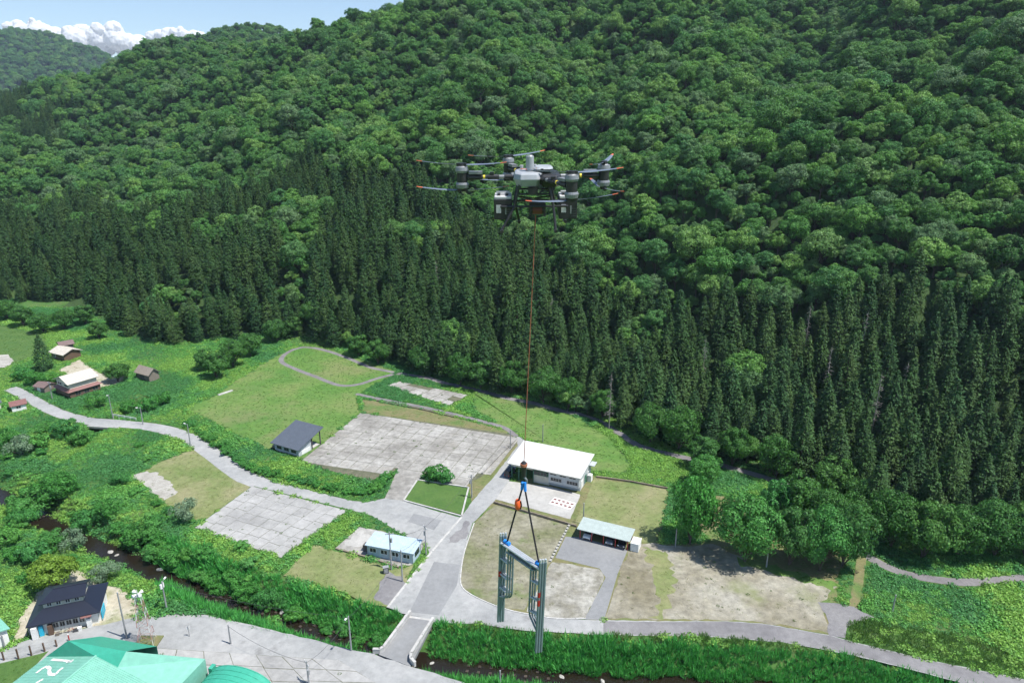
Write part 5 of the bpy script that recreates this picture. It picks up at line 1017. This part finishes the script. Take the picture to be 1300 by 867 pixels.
# under-frame, batteries, legs, winch
fr_ = MB()
for x in (-.27, .30):
    for y in (-.24, .24): fr_.cyl((x * .7, y * .9, -.06), (x, y, -.40), .017, .017, 8)
for y in (-.24, .24): fr_.cyl((-.48, y, -.40), (.52, y, -.40), .017, .017, 8); fr_.cyl((-.2, y, -.22), (.24, y, -.22), .014, .014, 8)
for x in (-.46, -.27, .30, .50): fr_.cyl((x, -.24, -.40), (x, .24, -.40), .015, .015, 8)
fr_.cyl((-.24, -.24, -.25), (.3, .24, -.4), .012, .012, 6).cyl((.27, -.24, -.25), (-.25, .24, -.4), .012, .012, 6)
fr_.build('under_frame', 'shell_dark', dr)
for x in (-.44, .52):
    bt = bevel(MB().box(x - .135, x + .135, -.20, .20, -.60, -.30).build('battery', 'shell_dark', dr), .012); tp_ = bevel(MB().box(x - .125, x + .125, -.18, .18, -.30, -.262).build('battery_top', 'battery_white', bt), .008)
    for k in (-1, 1): MB().box(x + k * .06 - .02, x + k * .06 + .02, -.1, .1, -.262, -.235).build('handle_post', 'shell_dark', bt)
    MB().box(x - .1, x + .1, -.03, .03, -.236, -.212).build('battery_handle', 'battery_white', bt)
    MB().box(x - .10, x - .03, -.204, -.2005, -.50, -.38).build('white_label', 'battery_white', bt); MB().box(x + .03, x + .05, -.2035, -.2005, -.52, -.40).build('indicator', 'motor_grey', bt)
    for k in range(4): MB().box(x + .05, x + .12, -.203, -.2005, -.56 + k * .035, -.545 + k * .035).build('cooling_rib', 'carbon', bt)
wn_ = MB().cyl((-.02, -.1, -.47), (.16, -.1, -.47), .07, .07, 14).box(-.05, .19, -.18, -.02, -.42, -.36).box(-.05, -.02, -.18, -.02, -.56, -.40).box(.16, .19, -.18, -.02, -.56, -.40).build('winch', 'shell_dark', dr); MB().cyl((0.0, -.1, -.47), (.14, -.1, -.47), .074, .074, 14).build('winch_drum', 'winch_red', wn_)
for x0, x1, y in ((-.27, -.46, -.34), (-.27, -.2, .36), (.30, .33, -.34), (.34, .52, .36)):
    y0 = math.copysign(.24, y); MB().tube([(x0 * .8, y0 * .8, -.12), (x0, y0, -.40), (x1, y, -.72)], .02, 8).build('leg', 'shell_dark', dr); MB().tube([(x1, y - .08, -.735), (x1, y + .08, -.735)], .026, 8).build('foot', 'shell_dark', dr)
for x in (-.2, .1): MB().cyl((x, -.38, -.10), (x, -.33, -.10), .03, .03, 10).build('camera_lens', 'glass', dr)
MB().box(-.07, .07, -.30, -.2, -.22, -.12).build('camera_pod', 'shell_dark', dr)
# hoist rope, hook, slings, buoy
Yd = DC.y
def at_y(px, py, Y): d = ray(px, py); t = Y / d.y; return Vector((d.x * t, Y, CAM_H + d.z * t))
rt = dr.location + Vector((.05, -.1, -.56)); hk = at_y(665, 590, Yd - .1)
tag(MB().tube([rt.lerp(hk, t) for t in np.linspace(0, 1, 6)], .0065, 6).build('hoist_rope', 'rope_orange'), 'thin orange hoist rope hanging from the drone', 'rope')
he = empty('hoist_hook', hk); tag(he, 'black hoist hook with orange ring at the rope end', 'hook')
rg = MB(); rg.cyl((0, 0, -.02), (0, 0, .025), .062, .062, 18); rg.build('ring', 'rope_orange', he); MB().cyl((0, 0, .03), (0, 0, .06), .05, .03, 10).build('swivel', 'shell_dark', he); MB().cyl((0, 0, -.02), (0, 0, -.22), .048, .036, 12).build('body', 'shell_dark', he)
MB().tube([(.0, 0, -.22), (.05, 0, -.28), (.05, 0, -.34), (0, 0, -.38), (-.05, 0, -.35)], .018, 6).build('hook_claw', 'motor_grey', he)
TL, TR = at_y(639, 688, Yd + .32), at_y(688, 720, Yd - .45)
wdir = (TR - TL); wdir.z *= 0.35; SW = wdir.length; wu = wdir.normalized()
he_b = hk + Vector((0, 0, -.34))
for p, nm, px_ in ((.10, 'sling', 0), (.93, 'sling', 1)):
    e_ = TL + wdir * p + Vector((0, 0, .04)); s_ = tag(MB().tube([he_b + Vector((0, 0, -.0)), e_], .016, 6).build('sling', 'sling_black'), 'black sling to the %s end of the steel frames' % ('near' if px_ else 'far'), 'sling', 'lifting slings')
    m1 = he_b.lerp(e_, .0); m2 = he_b.lerp(e_, .10); MB().tube([m1 + Vector((.02 * (1 if px_ else -1), -.012, .02)), m2], .026, 6).build('sling_sleeve', 'sling_blue', s_)
    MB().tube([e_ - wu * .07 + Vector((0, 0, .005)), e_ + wu * .07 + Vector((0, 0, .005))], .036, 8).build('sling_wrap', 'sling_blue', s_)
    if not px_:
        c = he_b.lerp(e_, .34); by = empty('float_bag', c); tag(by, 'orange pouch clipped to the far sling', 'pouch'); ex = (e_ - he_b).normalized()
        rings = [[(c2 * r_, s2 * r_, z) for c2, s2 in [(math.cos(t), math.sin(t)) for t in np.linspace(0, 2 * math.pi, 13)[:-1]]] for z, r_ in ((-.11, .02), (-.09, .042), (-.03, .055), (.04, .053), (.08, .04), (.10, .02))]
        b_ = MB().loft(rings).build('body', 'buoy_orange', by, True); MB().tube([(.05, -.03, -.08), (.068, -.03, 0), (.05, -.03, .08)], .010, 5).build('strap', 'sling_black', by)
# bundle of gate-shaped scaffold frames
nf = Vector((-wu.y, wu.x, 0)).normalized()
for k in range(3):
    off = nf * ((k - 1) * .050) + Vector((0, 0, -.012 * k)) + wu * (.012 * (k - 1)); sf = empty('scaffold_frame', TL + off); tag(sf, ('%s of three steel scaffold gate frames slung in a bundle' % ('front one', 'middle one', 'rear one')[k]), 'scaffold frame', 'slung scaffold frames')
    lean = Vector((-.055, 0, 0)); H_ = 1.74; r_ = .0235
    X = lambda t, z: wu * (SW * t) + Vector((0, 0, z)) + lean * (-z) * .55 + Vector((0, 0, (wdir.z) * 0))
    for t in (-.01, 1.02): MB().tube([X(t, .14), X(t, -H_)], r_, 8).build('post', 'scaffold_steel', sf)
    for t in (-.01, 1.02): MB().tube([X(t, .14), X(t, .20)], r_ * .8, 8).build('coupling_pin', 'scaffold_pale', sf)
    MB().tube([X(-.01, 0), X(1.02, 0)], r_, 8).build('top_bar', 'scaffold_pale', sf); MB().tube([X(.16, -.11), X(.86, -.11)], r_ * .8, 8).build('lower_bar', 'scaffold_steel', sf)
    for s, t0, t1 in ((1, -.01, .21), (-1, 1.02, .80)):
        MB().tube([X(t1, 0), X(t1, -.98), X(t1 - .02 * s, -1.05), X(t1 - .06 * s, -1.10), X(t0, -1.16)] if s > 0 else [X(t1, 0), X(t1, -.98), X(t1 + .03, -1.08), X(t0 - .03, -1.26), X(t0, -1.28)], r_ * .75, 8).build('inner_tube', 'scaffold_steel', sf)
        for z in (-.32, -.66, -.95): MB().tube([X(t0, z), X(t1, z - .02)], r_ * .62, 6).build('rung', 'scaffold_pale', sf)
    if k == 0:
        MB().tube([X(1.02, -.46), X(1.02, -.56)], r_ * 1.08, 8).build('red_band', 'lamp_red', sf); MB().tube([X(1.02, -.62), X(1.02, -.74)], r_ * 1.08, 8).build('red_band', 'lamp_red', sf); MB().tube([X(-.01, -.60), X(-.01, -.72)], r_ * 1.08, 8).build('red_band', 'lamp_red', sf)

# ------------------------------------------------------------------ trees and shrubs of the valley floor
def tree_at(name, proto, key, bx, by, rad, hgt_, label, mat=None, group=None, cat='tree', i=0):
    p = at(bx, by); R0 = np.abs(proto[0][:, :2]).max(); H0 = proto[0][:, 2].max(); z0 = float(hgt(np.array([p.x]), np.array([p.y]))[0])
    return place_tree(name, key, proto, (p.x, p.y, z0), rad * (1.10 if key[0] == 'e' else 1.0) / R0, (i * 2.4) % 6.28, label, cat, group, mat, hgt_ * (1.12 if key[0] == 'e' else 1.0) / H0)
SPEC = [  # base pixel, crown radius, height, shape, label, leaf
 ((876, 690), 4.6, 14, 'e0', 'tall bright green tree at the corner of the pale lawn', 'bush_leaf'), ((945, 712), 6.4, 13, 'e2', 'biggest rounded tree at the front of the clump', 'bush_leaf'), ((1003, 716), 5.0, 11, 'e1', 'rounded tree behind the grey pole in the clump', None),
 ((1040, 724), 5.2, 12, 'e2', 'leafy tree at the right front of the clump', 'bush_leaf'), ((1070, 718), 5.0, 12, 'e0', 'tree at the right end of the clump beside the gravel track', None), ((1012, 672), 4.6, 12, 'e3', 'pointed tree at the back of the clump', None), ((985, 668), 4.2, 10, 'e1', 'middle tree at the back of the clump', 'bush_leaf'),
 ((893, 615), 3.8, 7, 'e0', 'tree on the slope behind the lawn corner tree', 'bush_leaf'), ((892, 594), 3.8, 8, 'e3', 'small tree beside the forest path above the lawn', None),
 ((1050, 690), 5.2, 11, 'e2', 'dense tree filling the middle of the clump', None), ((1075, 690), 4.2, 10, 'e3', 'tree at the back right of the clump by the path', None),
 ((72, 747), 4.2, 6.0, 'e1', 'yellow green tree behind the navy roofed house', 'yellow_leaf'), ((134, 738), 3.4, 4.2, 'b3', 'grey green bush right of the navy roofed house', 'pale_leaf'), ((92, 692), 3.4, 5.2, 'b3', 'pale flowering bush beside the stream', 'pale_leaf'), ((68, 697), 3.0, 4, 'b1', 'dark bush beside the pale flowering bush', None),
 ((237, 662), 3.6, 5.5, 'b3', 'pale leaved bush at the corner of the slab pad', 'pale_leaf'), ((552, 609), 3.4, 3.6, 'b1', 'rounded clipped shrub left half of the pair above the kerbed lawn', None), ((564, 612), 2.8, 3.2, 'b0', 'rounded clipped shrub right half of the pair above the kerbed lawn', None),
 ((28, 578), 4.2, 5.6, 'b3', 'grey green bush on the bank below the village', 'pale_leaf'), ((82, 555), 3.8, 5.2, 'b1', 'bush on the bank left of the culvert bridge', None), ((102, 557), 3.4, 4.8, 'b0', 'bush right beside the culvert bridge mouth', None), ((8, 570), 4.2, 6, 'b3', 'bush at the left edge below the village', None), ((50, 570), 3.0, 4, 'b2', 'small bush between the bank bushes', None),
 ((38, 637), 5.0, 6.5, 'e1', 'spreading tree over the upper stream', 'bush_leaf'), ((70, 628), 4.6, 6, 'e0', 'rounded tree right of the spreading tree', 'bush_leaf'), ((28, 664), 4.0, 4.6, 'b3', 'dark bush where the stream bends', None), ((105, 655), 3.6, 4.5, 'b1', 'dark bush on the slope above the stream', None), ((136, 652), 3.6, 4, 'b3', 'leafy bush below the tan meadow', None), ((10, 690), 3.2, 3.6, 'b1', 'bush at the left edge below the stream', None), ((45, 712), 3.4, 4, 'b0', 'bush behind the yellow green tree', None),
 ((45, 489), 4.0, 5, 'b3', 'round bush left of the farmhouse', None), ((30, 482), 3.6, 4.5, 'b1', 'bush at the top of the village road', None), ((68, 486), 2.6, 3.4, 'b2', 'small bush beside the farmhouse', None), ((150, 484), 4.2, 5.6, 'e1', 'dark leafy tree right of the farmhouse yard', None), ((124, 517), 3.6, 5, 'b3', 'big bush in front of the farmhouse', None), ((165, 516), 3.2, 4, 'b1', 'bush above the white guard rail', None), ((190, 521), 3.4, 4.2, 'b0', 'bush right of the guard rail', None), ((207, 513), 3.0, 3.8, 'b2', 'bush below the rough grass', None), ((80, 441), 1.6, 3, 'b2', 'tiny round tree before the brown roofed barn', None),
 ((275, 480), 4.4, 8, 'e1', 'tree at the left of the group beside the bright meadow', None), ((296, 466), 5.0, 9, 'e2', 'tallest tree of the group beside the bright meadow', None), ((262, 470), 3.8, 7, 'e3', 'tree behind the group beside the bright meadow', None), ((318, 452), 4.2, 8, 'e0', 'tree at the back of the group by the meadow', None),
 ((352, 434), 4.6, 8.5, 'e0', 'rounded tree below the cedars left of the loop path', None), ((400, 428), 5.2, 9, 'e2', 'broad tree at the top of the loop path', None), ((375, 430), 3.8, 7, 'e3', 'small tree between the two trees above the loop path', None),
 ((540, 474), 5.6, 9.5, 'e2', 'wide dark tree where the loop path meets the forest', None), ((585, 488), 5.0, 10, 'e0', 'broadleaf tree at the forest foot above the broken pad', None), ((610, 494), 4.4, 9, 'e3', 'narrow broadleaf tree at the forest foot above the broken pad', None), ((650, 500), 5.0, 10, 'e1', 'broadleaf tree at the forest foot behind the hoist rope', None), ((690, 512), 5.6, 10.5, 'e2', 'broad tree at the forest foot right of the hoist rope', None), ((722, 518), 4.4, 9, 'e0', 'leafy tree at the forest foot beside the dead snag', None), ((765, 532), 4.0, 8, 'e1', 'leafy tree above the bend of the forest path', None), ((825, 562), 5.2, 10, 'e2', 'broad light green tree over the forest path', None), ((862, 570), 5.0, 11, 'e0', 'tall broadleaf tree at the forest foot above the lawn', None), ((480, 462), 4.6, 8, 'e1', 'tree left of the path junction at the forest foot', None), ((455, 452), 4.2, 7.5, 'e3', 'tree above the right end of the loop path', None),
 ((930, 590), 4.4, 9, 'e1', 'broadleaf tree in the shade above the clump', None), ((985, 606), 4.8, 10, 'e0', 'broadleaf tree between clump and cedars', None), ((1055, 638), 4.6, 10, 'e3', 'broadleaf tree over the shaded path bend', None), ((1095, 662), 4.6, 9, 'e0', 'broadleaf tree behind the right end of the clump', None), ((1130, 694), 5.6, 11, 'e2', 'large spreading tree right of the shaded path', None), ((1172, 708), 5.6, 11, 'e1', 'large grey green tree at the right forest foot', None), ((1215, 705), 5.4, 9.5, 'e0', 'broad tree at the right forest foot', None), ((1262, 706), 5.8, 11, 'e2', 'large bright tree near the right edge', None), ((1300, 704), 5.4, 10, 'e1', 'tree cut by the right edge at the forest foot', None),
 ((30, 414), 4.6, 8, 'e1', 'tree behind the far field at the left forest foot', None), ((55, 422), 4.4, 7.5, 'e0', 'leafy tree behind the conical conifer', None), ((82, 418), 4.8, 8, 'e2', 'broad tree behind the brown roofed barn', None), ((108, 412), 4.4, 8, 'e3', 'tree right of the barn at the forest foot', None), ((10, 406), 4.6, 8, 'e0', 'tree at the far left forest foot', None), ((126, 430), 3.8, 6.5, 'e1', 'low tree between barn and cedars', None),
 ((338, 751), 3.2, 4.2, 'b3', 'round dark shrub on the bank below the slab pad', None), ((345, 783), 2.4, 2.8, 'b0', 'low bush on the near side of the stream', 'cover_leaf')]
KEYS = {'e': EDGE, 'b': BUSH}
for i, (b_, rad, h_, k, lb, mt) in enumerate(SPEC):
    tree_at('bush' if k[0] == 'b' else 'leafy_tree', KEYS[k[0]][int(k[1])], k, *b_, rad, h_, lb, mt, 'shrubs on the valley floor' if k[0] == 'b' else 'trees on the valley floor', 'bush' if k[0] == 'b' else 'tree', i)
con = cedar(260, 4.2, 12, 26, 11, 18, 0.04, 0.5); tree_at('conifer', con, 'con', 57, 470, 4.0, 13, 'dark conical conifer standing alone beside the farmhouse', None, None, 'tree')
# riverside thicket of shrubs on the far bank
r_ = random.Random(4); TH = smooth(W([(150, 668), (190, 685), (240, 705), (290, 728), (335, 745), (375, 765), (430, 782), (480, 795)]), 6)
for i, p in enumerate(TH):
    k = r_.randrange(4); q = (p[0] + r_.uniform(-1.5, 1.5), p[1] + r_.uniform(-1.6, 1.6)); s_ = r_.uniform(.6, 1.0) * (1 if i < 22 else .62); z0 = float(hgt(np.array([q[0]]), np.array([q[1]]))[0])
    place_tree('riverside_shrub', 'b%d' % k, BUSH[k], (q[0], q[1], z0), s_, r_.uniform(0, 6), 'dense green shrub in the thicket along the far stream bank', 'shrub', 'shrubs along the far stream bank', None, s_ * r_.uniform(.8, 1.1))
HD = smooth(W([(236, 540), (262, 558), (290, 577), (318, 596), (350, 605), (395, 615), (440, 626), (470, 625), (492, 606)]), 5)
for i, p in enumerate(HD):
    k = r_.randrange(3); q = (p[0] + r_.uniform(-.6, .6), p[1] + r_.uniform(-.6, 1.0)); s_ = r_.uniform(.45, .68)
    place_tree('hedge_shrub', 'b%d' % k, BUSH[k], (q[0], q[1], 0), s_, r_.uniform(0, 6), 'low dark shrub in the hedge between meadow and road', 'shrub', 'hedge shrubs along the road', None, s_ * .8)
for i, (bx, by, h_) in enumerate(((773, 545, 17), (890, 500, 18), (1045, 520, 19), (1105, 560, 19), (1090, 470, 18), (1140, 530, 16), (1020, 455, 17), (700, 430, 15), (555, 380, 15), (930, 440, 16))):
    sm_, sb = snag(500 + i, h_); p = at(bx, by); zz = p
    # stand it where that line of sight meets the slope
    d = ray(bx, by); ts = np.linspace(100, 500, 900); hh = hgt(d.x * ts, d.y * ts); k = int(np.argmax(CAM_H + d.z * ts < hh + .2)); p = Vector((d.x * ts[k], d.y * ts[k], hh[k]))
    e = empty('dead_tree', p, i); tag(e, ['bare grey dead tree at the forest foot above the path', 'bare grey dead tree among the plantation cedars'][i > 0], 'tree', 'dead trees in the forest'); sm_.build('trunk', 'dead_wood', e); sb.build('branches', 'dead_wood', e)

for i in range(70):
    bx, by = r_.uniform(0, 330), r_.uniform(545, 740); p = at(bx, by)
    if any(pip(np.array([p.x]), np.array([p.y]), poly)[0] for poly, _v in ZONES) or pldist(np.array([p.x]), np.array([p.y]), STREAM)[0] < 4.5 or pldist(np.array([p.x]), np.array([p.y]), ROAD_A)[0] < 6: continue
    k = r_.randrange(4); s_ = r_.uniform(.35, .8); z0 = float(hgt(np.array([p.x]), np.array([p.y]))[0])
    place_tree('wild_bush', 'b%d' % k, BUSH[k], (p.x, p.y, z0), s_, r_.uniform(0, 6), 'low wild bush among the weeds of the left bank', 'bush', 'wild bushes on the left bank', 'cover_leaf' if r_.random() < .45 else None, s_ * r_.uniform(.7, 1.0))

# ------------------------------------------------------------------ ground cover
def clump(seed, n, rad, h, ls, mat, blades=False):
    r = np.random.default_rng(seed)
    if blades:
        a = r.uniform(0, 6.283, n); rr = rad * np.sqrt(r.uniform(0, 1, n)); base = np.stack([np.cos(a) * rr, np.sin(a) * rr, np.full(n, -.05)], -1); lean = np.stack([np.cos(a) * .35, np.sin(a) * .35, np.ones(n)], -1) + r.normal(size=(n, 3)) * .22
        L = h * r.uniform(.6, 1.1, n)[:, None]; tip = base + lean * L; s = np.cross(lean, r.normal(size=(n, 3))); s /= np.linalg.norm(s, axis=1, keepdims=True); w_ = ls * r.uniform(.6, 1.2, n)[:, None]
        mid = base + lean * L * .55; V = np.stack([base - s * w_ * .35, mid - s * w_ * .5, tip, mid + s * w_ * .5], 1).reshape(-1, 3); return npmesh('clump', V, np.arange(4 * n).reshape(n, 4), [mat])
    u = unit(r, n); u[:, 2] = np.abs(u[:, 2]); f = r.uniform(.55, 1.08, n)[:, None]; pos = u * f * np.array([rad, rad, h]); lump = 1 + .25 * np.sin(u[:, :1] * 7 + seed) * np.cos(u[:, 1:2] * 6); pos *= lump
    V, Fq = leaves(pos, u * np.array([.8, .8, 1.2]) + r.normal(size=(n, 3)) * .4, ls, .75, seed); return npmesh('clump', V, Fq, [mat])
COVER = [clump(600 + i, 130, .95, .42 + .08 * (i % 2), .25, ('cover_deep', 'cover_leaf', 'cover_bright')[i // 2]) for i in range(6)]
REED = [clump(620 + i, 90, .75, 1.25 + .12 * i, .15, 'reed_leaf', True) for i in range(3)]
TUFT = [clump(640 + i, 44, .42, .30 + .05 * i, .085, 'grass_leaf', True) for i in range(3)]
DRY = [clump(660 + i, 30, .36, .16, .07, 'dry_leaf', True) for i in range(2)]
def field_pts(step, seed):
    x, y = grid_pts(step, -330, 250, 58, 320, seed); z = hgt(x, y); v, px, py, zc = in_view(x, y, z, 230); return x[v], y[v], z[v], px[v], py[v]
def growth(x, y):
    g = np.full(len(x), 'tall', dtype='<U6')
    for poly, v in ZONES:
        P_ = np.array(poly); bb = (x >= P_[:, 0].min()) & (x <= P_[:, 0].max()) & (y >= P_[:, 1].min()) & (y <= P_[:, 1].max()); idx_ = np.where(bb)[0]
        if len(idx_): k = idx_[pip(x[idx_], y[idx_], poly)]; g[k] = v
    return g
nr_ = np.random.default_rng(9)
def spread(name, sel, x, y, z, shapes, lo, hi, label, zs=(.8, 1.2), big=None, kinds=None):
    q = np.where(sel)[0]; n = len(q); s = nr_.uniform(lo, hi, n) * (1 if big is None else big[q]); coll = proto_objs(name, shapes)
    return scatter(name, np.stack([x[q], y[q], z[q]], -1), np.stack([nr_.normal(0, .06, n), nr_.normal(0, .06, n), nr_.uniform(0, 6.283, n)], -1), s, nr_.integers(0, len(shapes), n) if kinds is None else kinds[q], coll, label, s * nr_.uniform(*zs, n))
x, y, z, px, py = field_pts(0.98, 31); g = growth(x, y); ins = pip(x, y, VALLEY) | (pldist(x, y, FOOT) < 7); ds = pldist(x, y, STREAM)
reedy = (ds < 5.3 + 2.2 * vnoise(x, y, 12, 18)) & (px > 470) & (px < 1240) | ((ds < 6.0) & (px > 200))
tall = (g == 'tall') & ins & (ds > np.where(px < 230, 1.3, 1.9))
band = (ds < 16) & (px > 520)
low = vnoise(x, y, 9, 14) * .45 + 1.0
meadow_like = vnoise(x, y, 16, 15) > .25
spread('bank_grass', tall & ~reedy & band, x, y, z, [clump(670 + i, 80, .75, .55, .10, 'grass_leaf', True) for i in range(3)] + COVER[4:5], .7, 1.2, 'bright rough grass between the road and the reeds')
spread('undergrowth', tall & ~reedy & ~band, x, y, z, COVER, .6, 1.15, 'dense leafy weeds and vines covering the banks and slopes', big=low, kinds=np.clip(np.floor(1.75 + 1.7 * vnoise(x, y, 9, 23) + 1.2 * vnoise(x, y, 19, 24) + nr_.normal(0, .35, len(x))), 0, 2).astype(int) * 2 + nr_.integers(0, 2, len(x)))
spread('reeds', tall & reedy, x, y, z, REED, .65, 1.05, 'tall green reeds along the stream banks', big=np.clip(low, .7, 1.3))
x, y, z, px, py = field_pts(0.62, 32); g = growth(x, y)
u_ = nr_.random(len(x)); thick = vnoise(x, y, 6, 17) * .35 + .65
spread('meadow_grass', (g == 'mid') & (u_ < .25), x, y, z, TUFT, .3, .55, 'uneven green grass of the meadows and verges')
spread('dry_grass', ((g == 'short') & (u_ < .55 * thick)) | ((g == 'sparse') & (u_ < .10)), x, y, z, DRY, .6, 1.2, 'short yellowing tufts on the lawns and dry fields')
spread('joint_weeds', ((g == 'joint') & (u_ < .012)) | ((g == 'sparse') & (u_ > .985)), x, y, z + .03, TUFT, .35, .8, 'small weeds in slab joints and gravel')
print('COVER done')

# ------------------------------------------------------------------ clouds, far beyond the mountains
m, nt, b = _mat('cloud_white'); b.inputs['Base Color'].default_value = (0.95, 0.96, 0.97, 1); b.inputs['Roughness'].default_value = 1.0; b.inputs['Specular IOR Level'].default_value = 0.0
tr2 = nt.nodes.new('ShaderNodeBsdfTranslucent'); tr2.inputs[0].default_value = (0.95, 0.96, 0.97, 1); mx2 = nt.nodes.new('ShaderNodeMixShader'); mx2.inputs[0].default_value = 0.5
nt.links.new(b.outputs[0], mx2.inputs[1]); nt.links.new(tr2.outputs[0], mx2.inputs[2]); nt.links.new(mx2.outputs[0], nt.nodes['Material Output'].inputs[0])
def cloud(cx_, cy_, w_, h_, zc, seed, label):
    """a heap of soft white billows fused into one body"""
    r = random.Random(seed); bm = bmesh.new(); s = zc / FPX
    for i in range(60):
        t = r.uniform(-1, 1); top = (1 - abs(t) ** 1.5) * (0.7 + .3 * math.sin(t * 6 + seed)); yy = r.random() ** 1.1 * top; rad = (0.045 + .075 * (1 - yy)) * w_ * r.uniform(.6, 1.15) * s
        bmesh.ops.create_icosphere(bm, subdivisions=3, radius=rad, matrix=Matrix.Translation((t * w_ * .46 * s, r.uniform(-.12, .12) * w_ * s, (yy - .5) * h_ * s)))
    me = bpy.data.meshes.new('cloud'); bm.to_mesh(me); bm.free(); me.materials.append(MATS['cloud_white']); o = obj('cloud', me); o.location = atd(cx_, cy_, zc)
    md = o.modifiers.new('fuse', 'REMESH'); md.mode = 'VOXEL'; md.voxel_size = 0.9 * s; md.use_smooth_shade = True
    tx = bpy.data.textures.new('billow', 'CLOUDS'); tx.noise_scale = 5.0 * s; tx.noise_depth = 4
    md = o.modifiers.new('billow', 'DISPLACE'); md.texture = tx; md.strength = 4.2 * s; md.mid_level = 0.5; md.texture_coords = 'LOCAL'
    md = o.modifiers.new('soften', 'SMOOTH'); md.iterations = 2
    return tag(o, label, 'cloud')
cloud(126, 38, 112, 44, 9000, 12, 'largest white heaped cloud above the left ridge'); cloud(34, 33, 74, 22, 9500, 5, 'smaller white cloud behind the far mountain'); cloud(222, 42, 66, 12, 10000, 7, 'low flat white cloud touching the ridge')

# ------------------------------------------------------------------ the air of the valley: thin even haze
m = bpy.data.materials.new('haze_air'); m.use_nodes = True; nt = m.node_tree; nt.nodes.remove(nt.nodes['Principled BSDF'])
pv = nt.nodes.new('ShaderNodeVolumePrincipled'); pv.inputs['Color'].default_value = (0.62, 0.78, 1.0, 1); pv.inputs['Density'].default_value = 0.00008; pv.inputs['Anisotropy'].default_value = 0.2
nt.links.new(pv.outputs[0], nt.nodes['Material Output'].inputs['Volume']); MATS['haze_air'] = m
tag(MB().box(-3600, 3600, -1100, 3700, -12, 520).build('haze', 'haze_air'), 'thin bluish summer haze filling the valley', None, None, 'stuff')
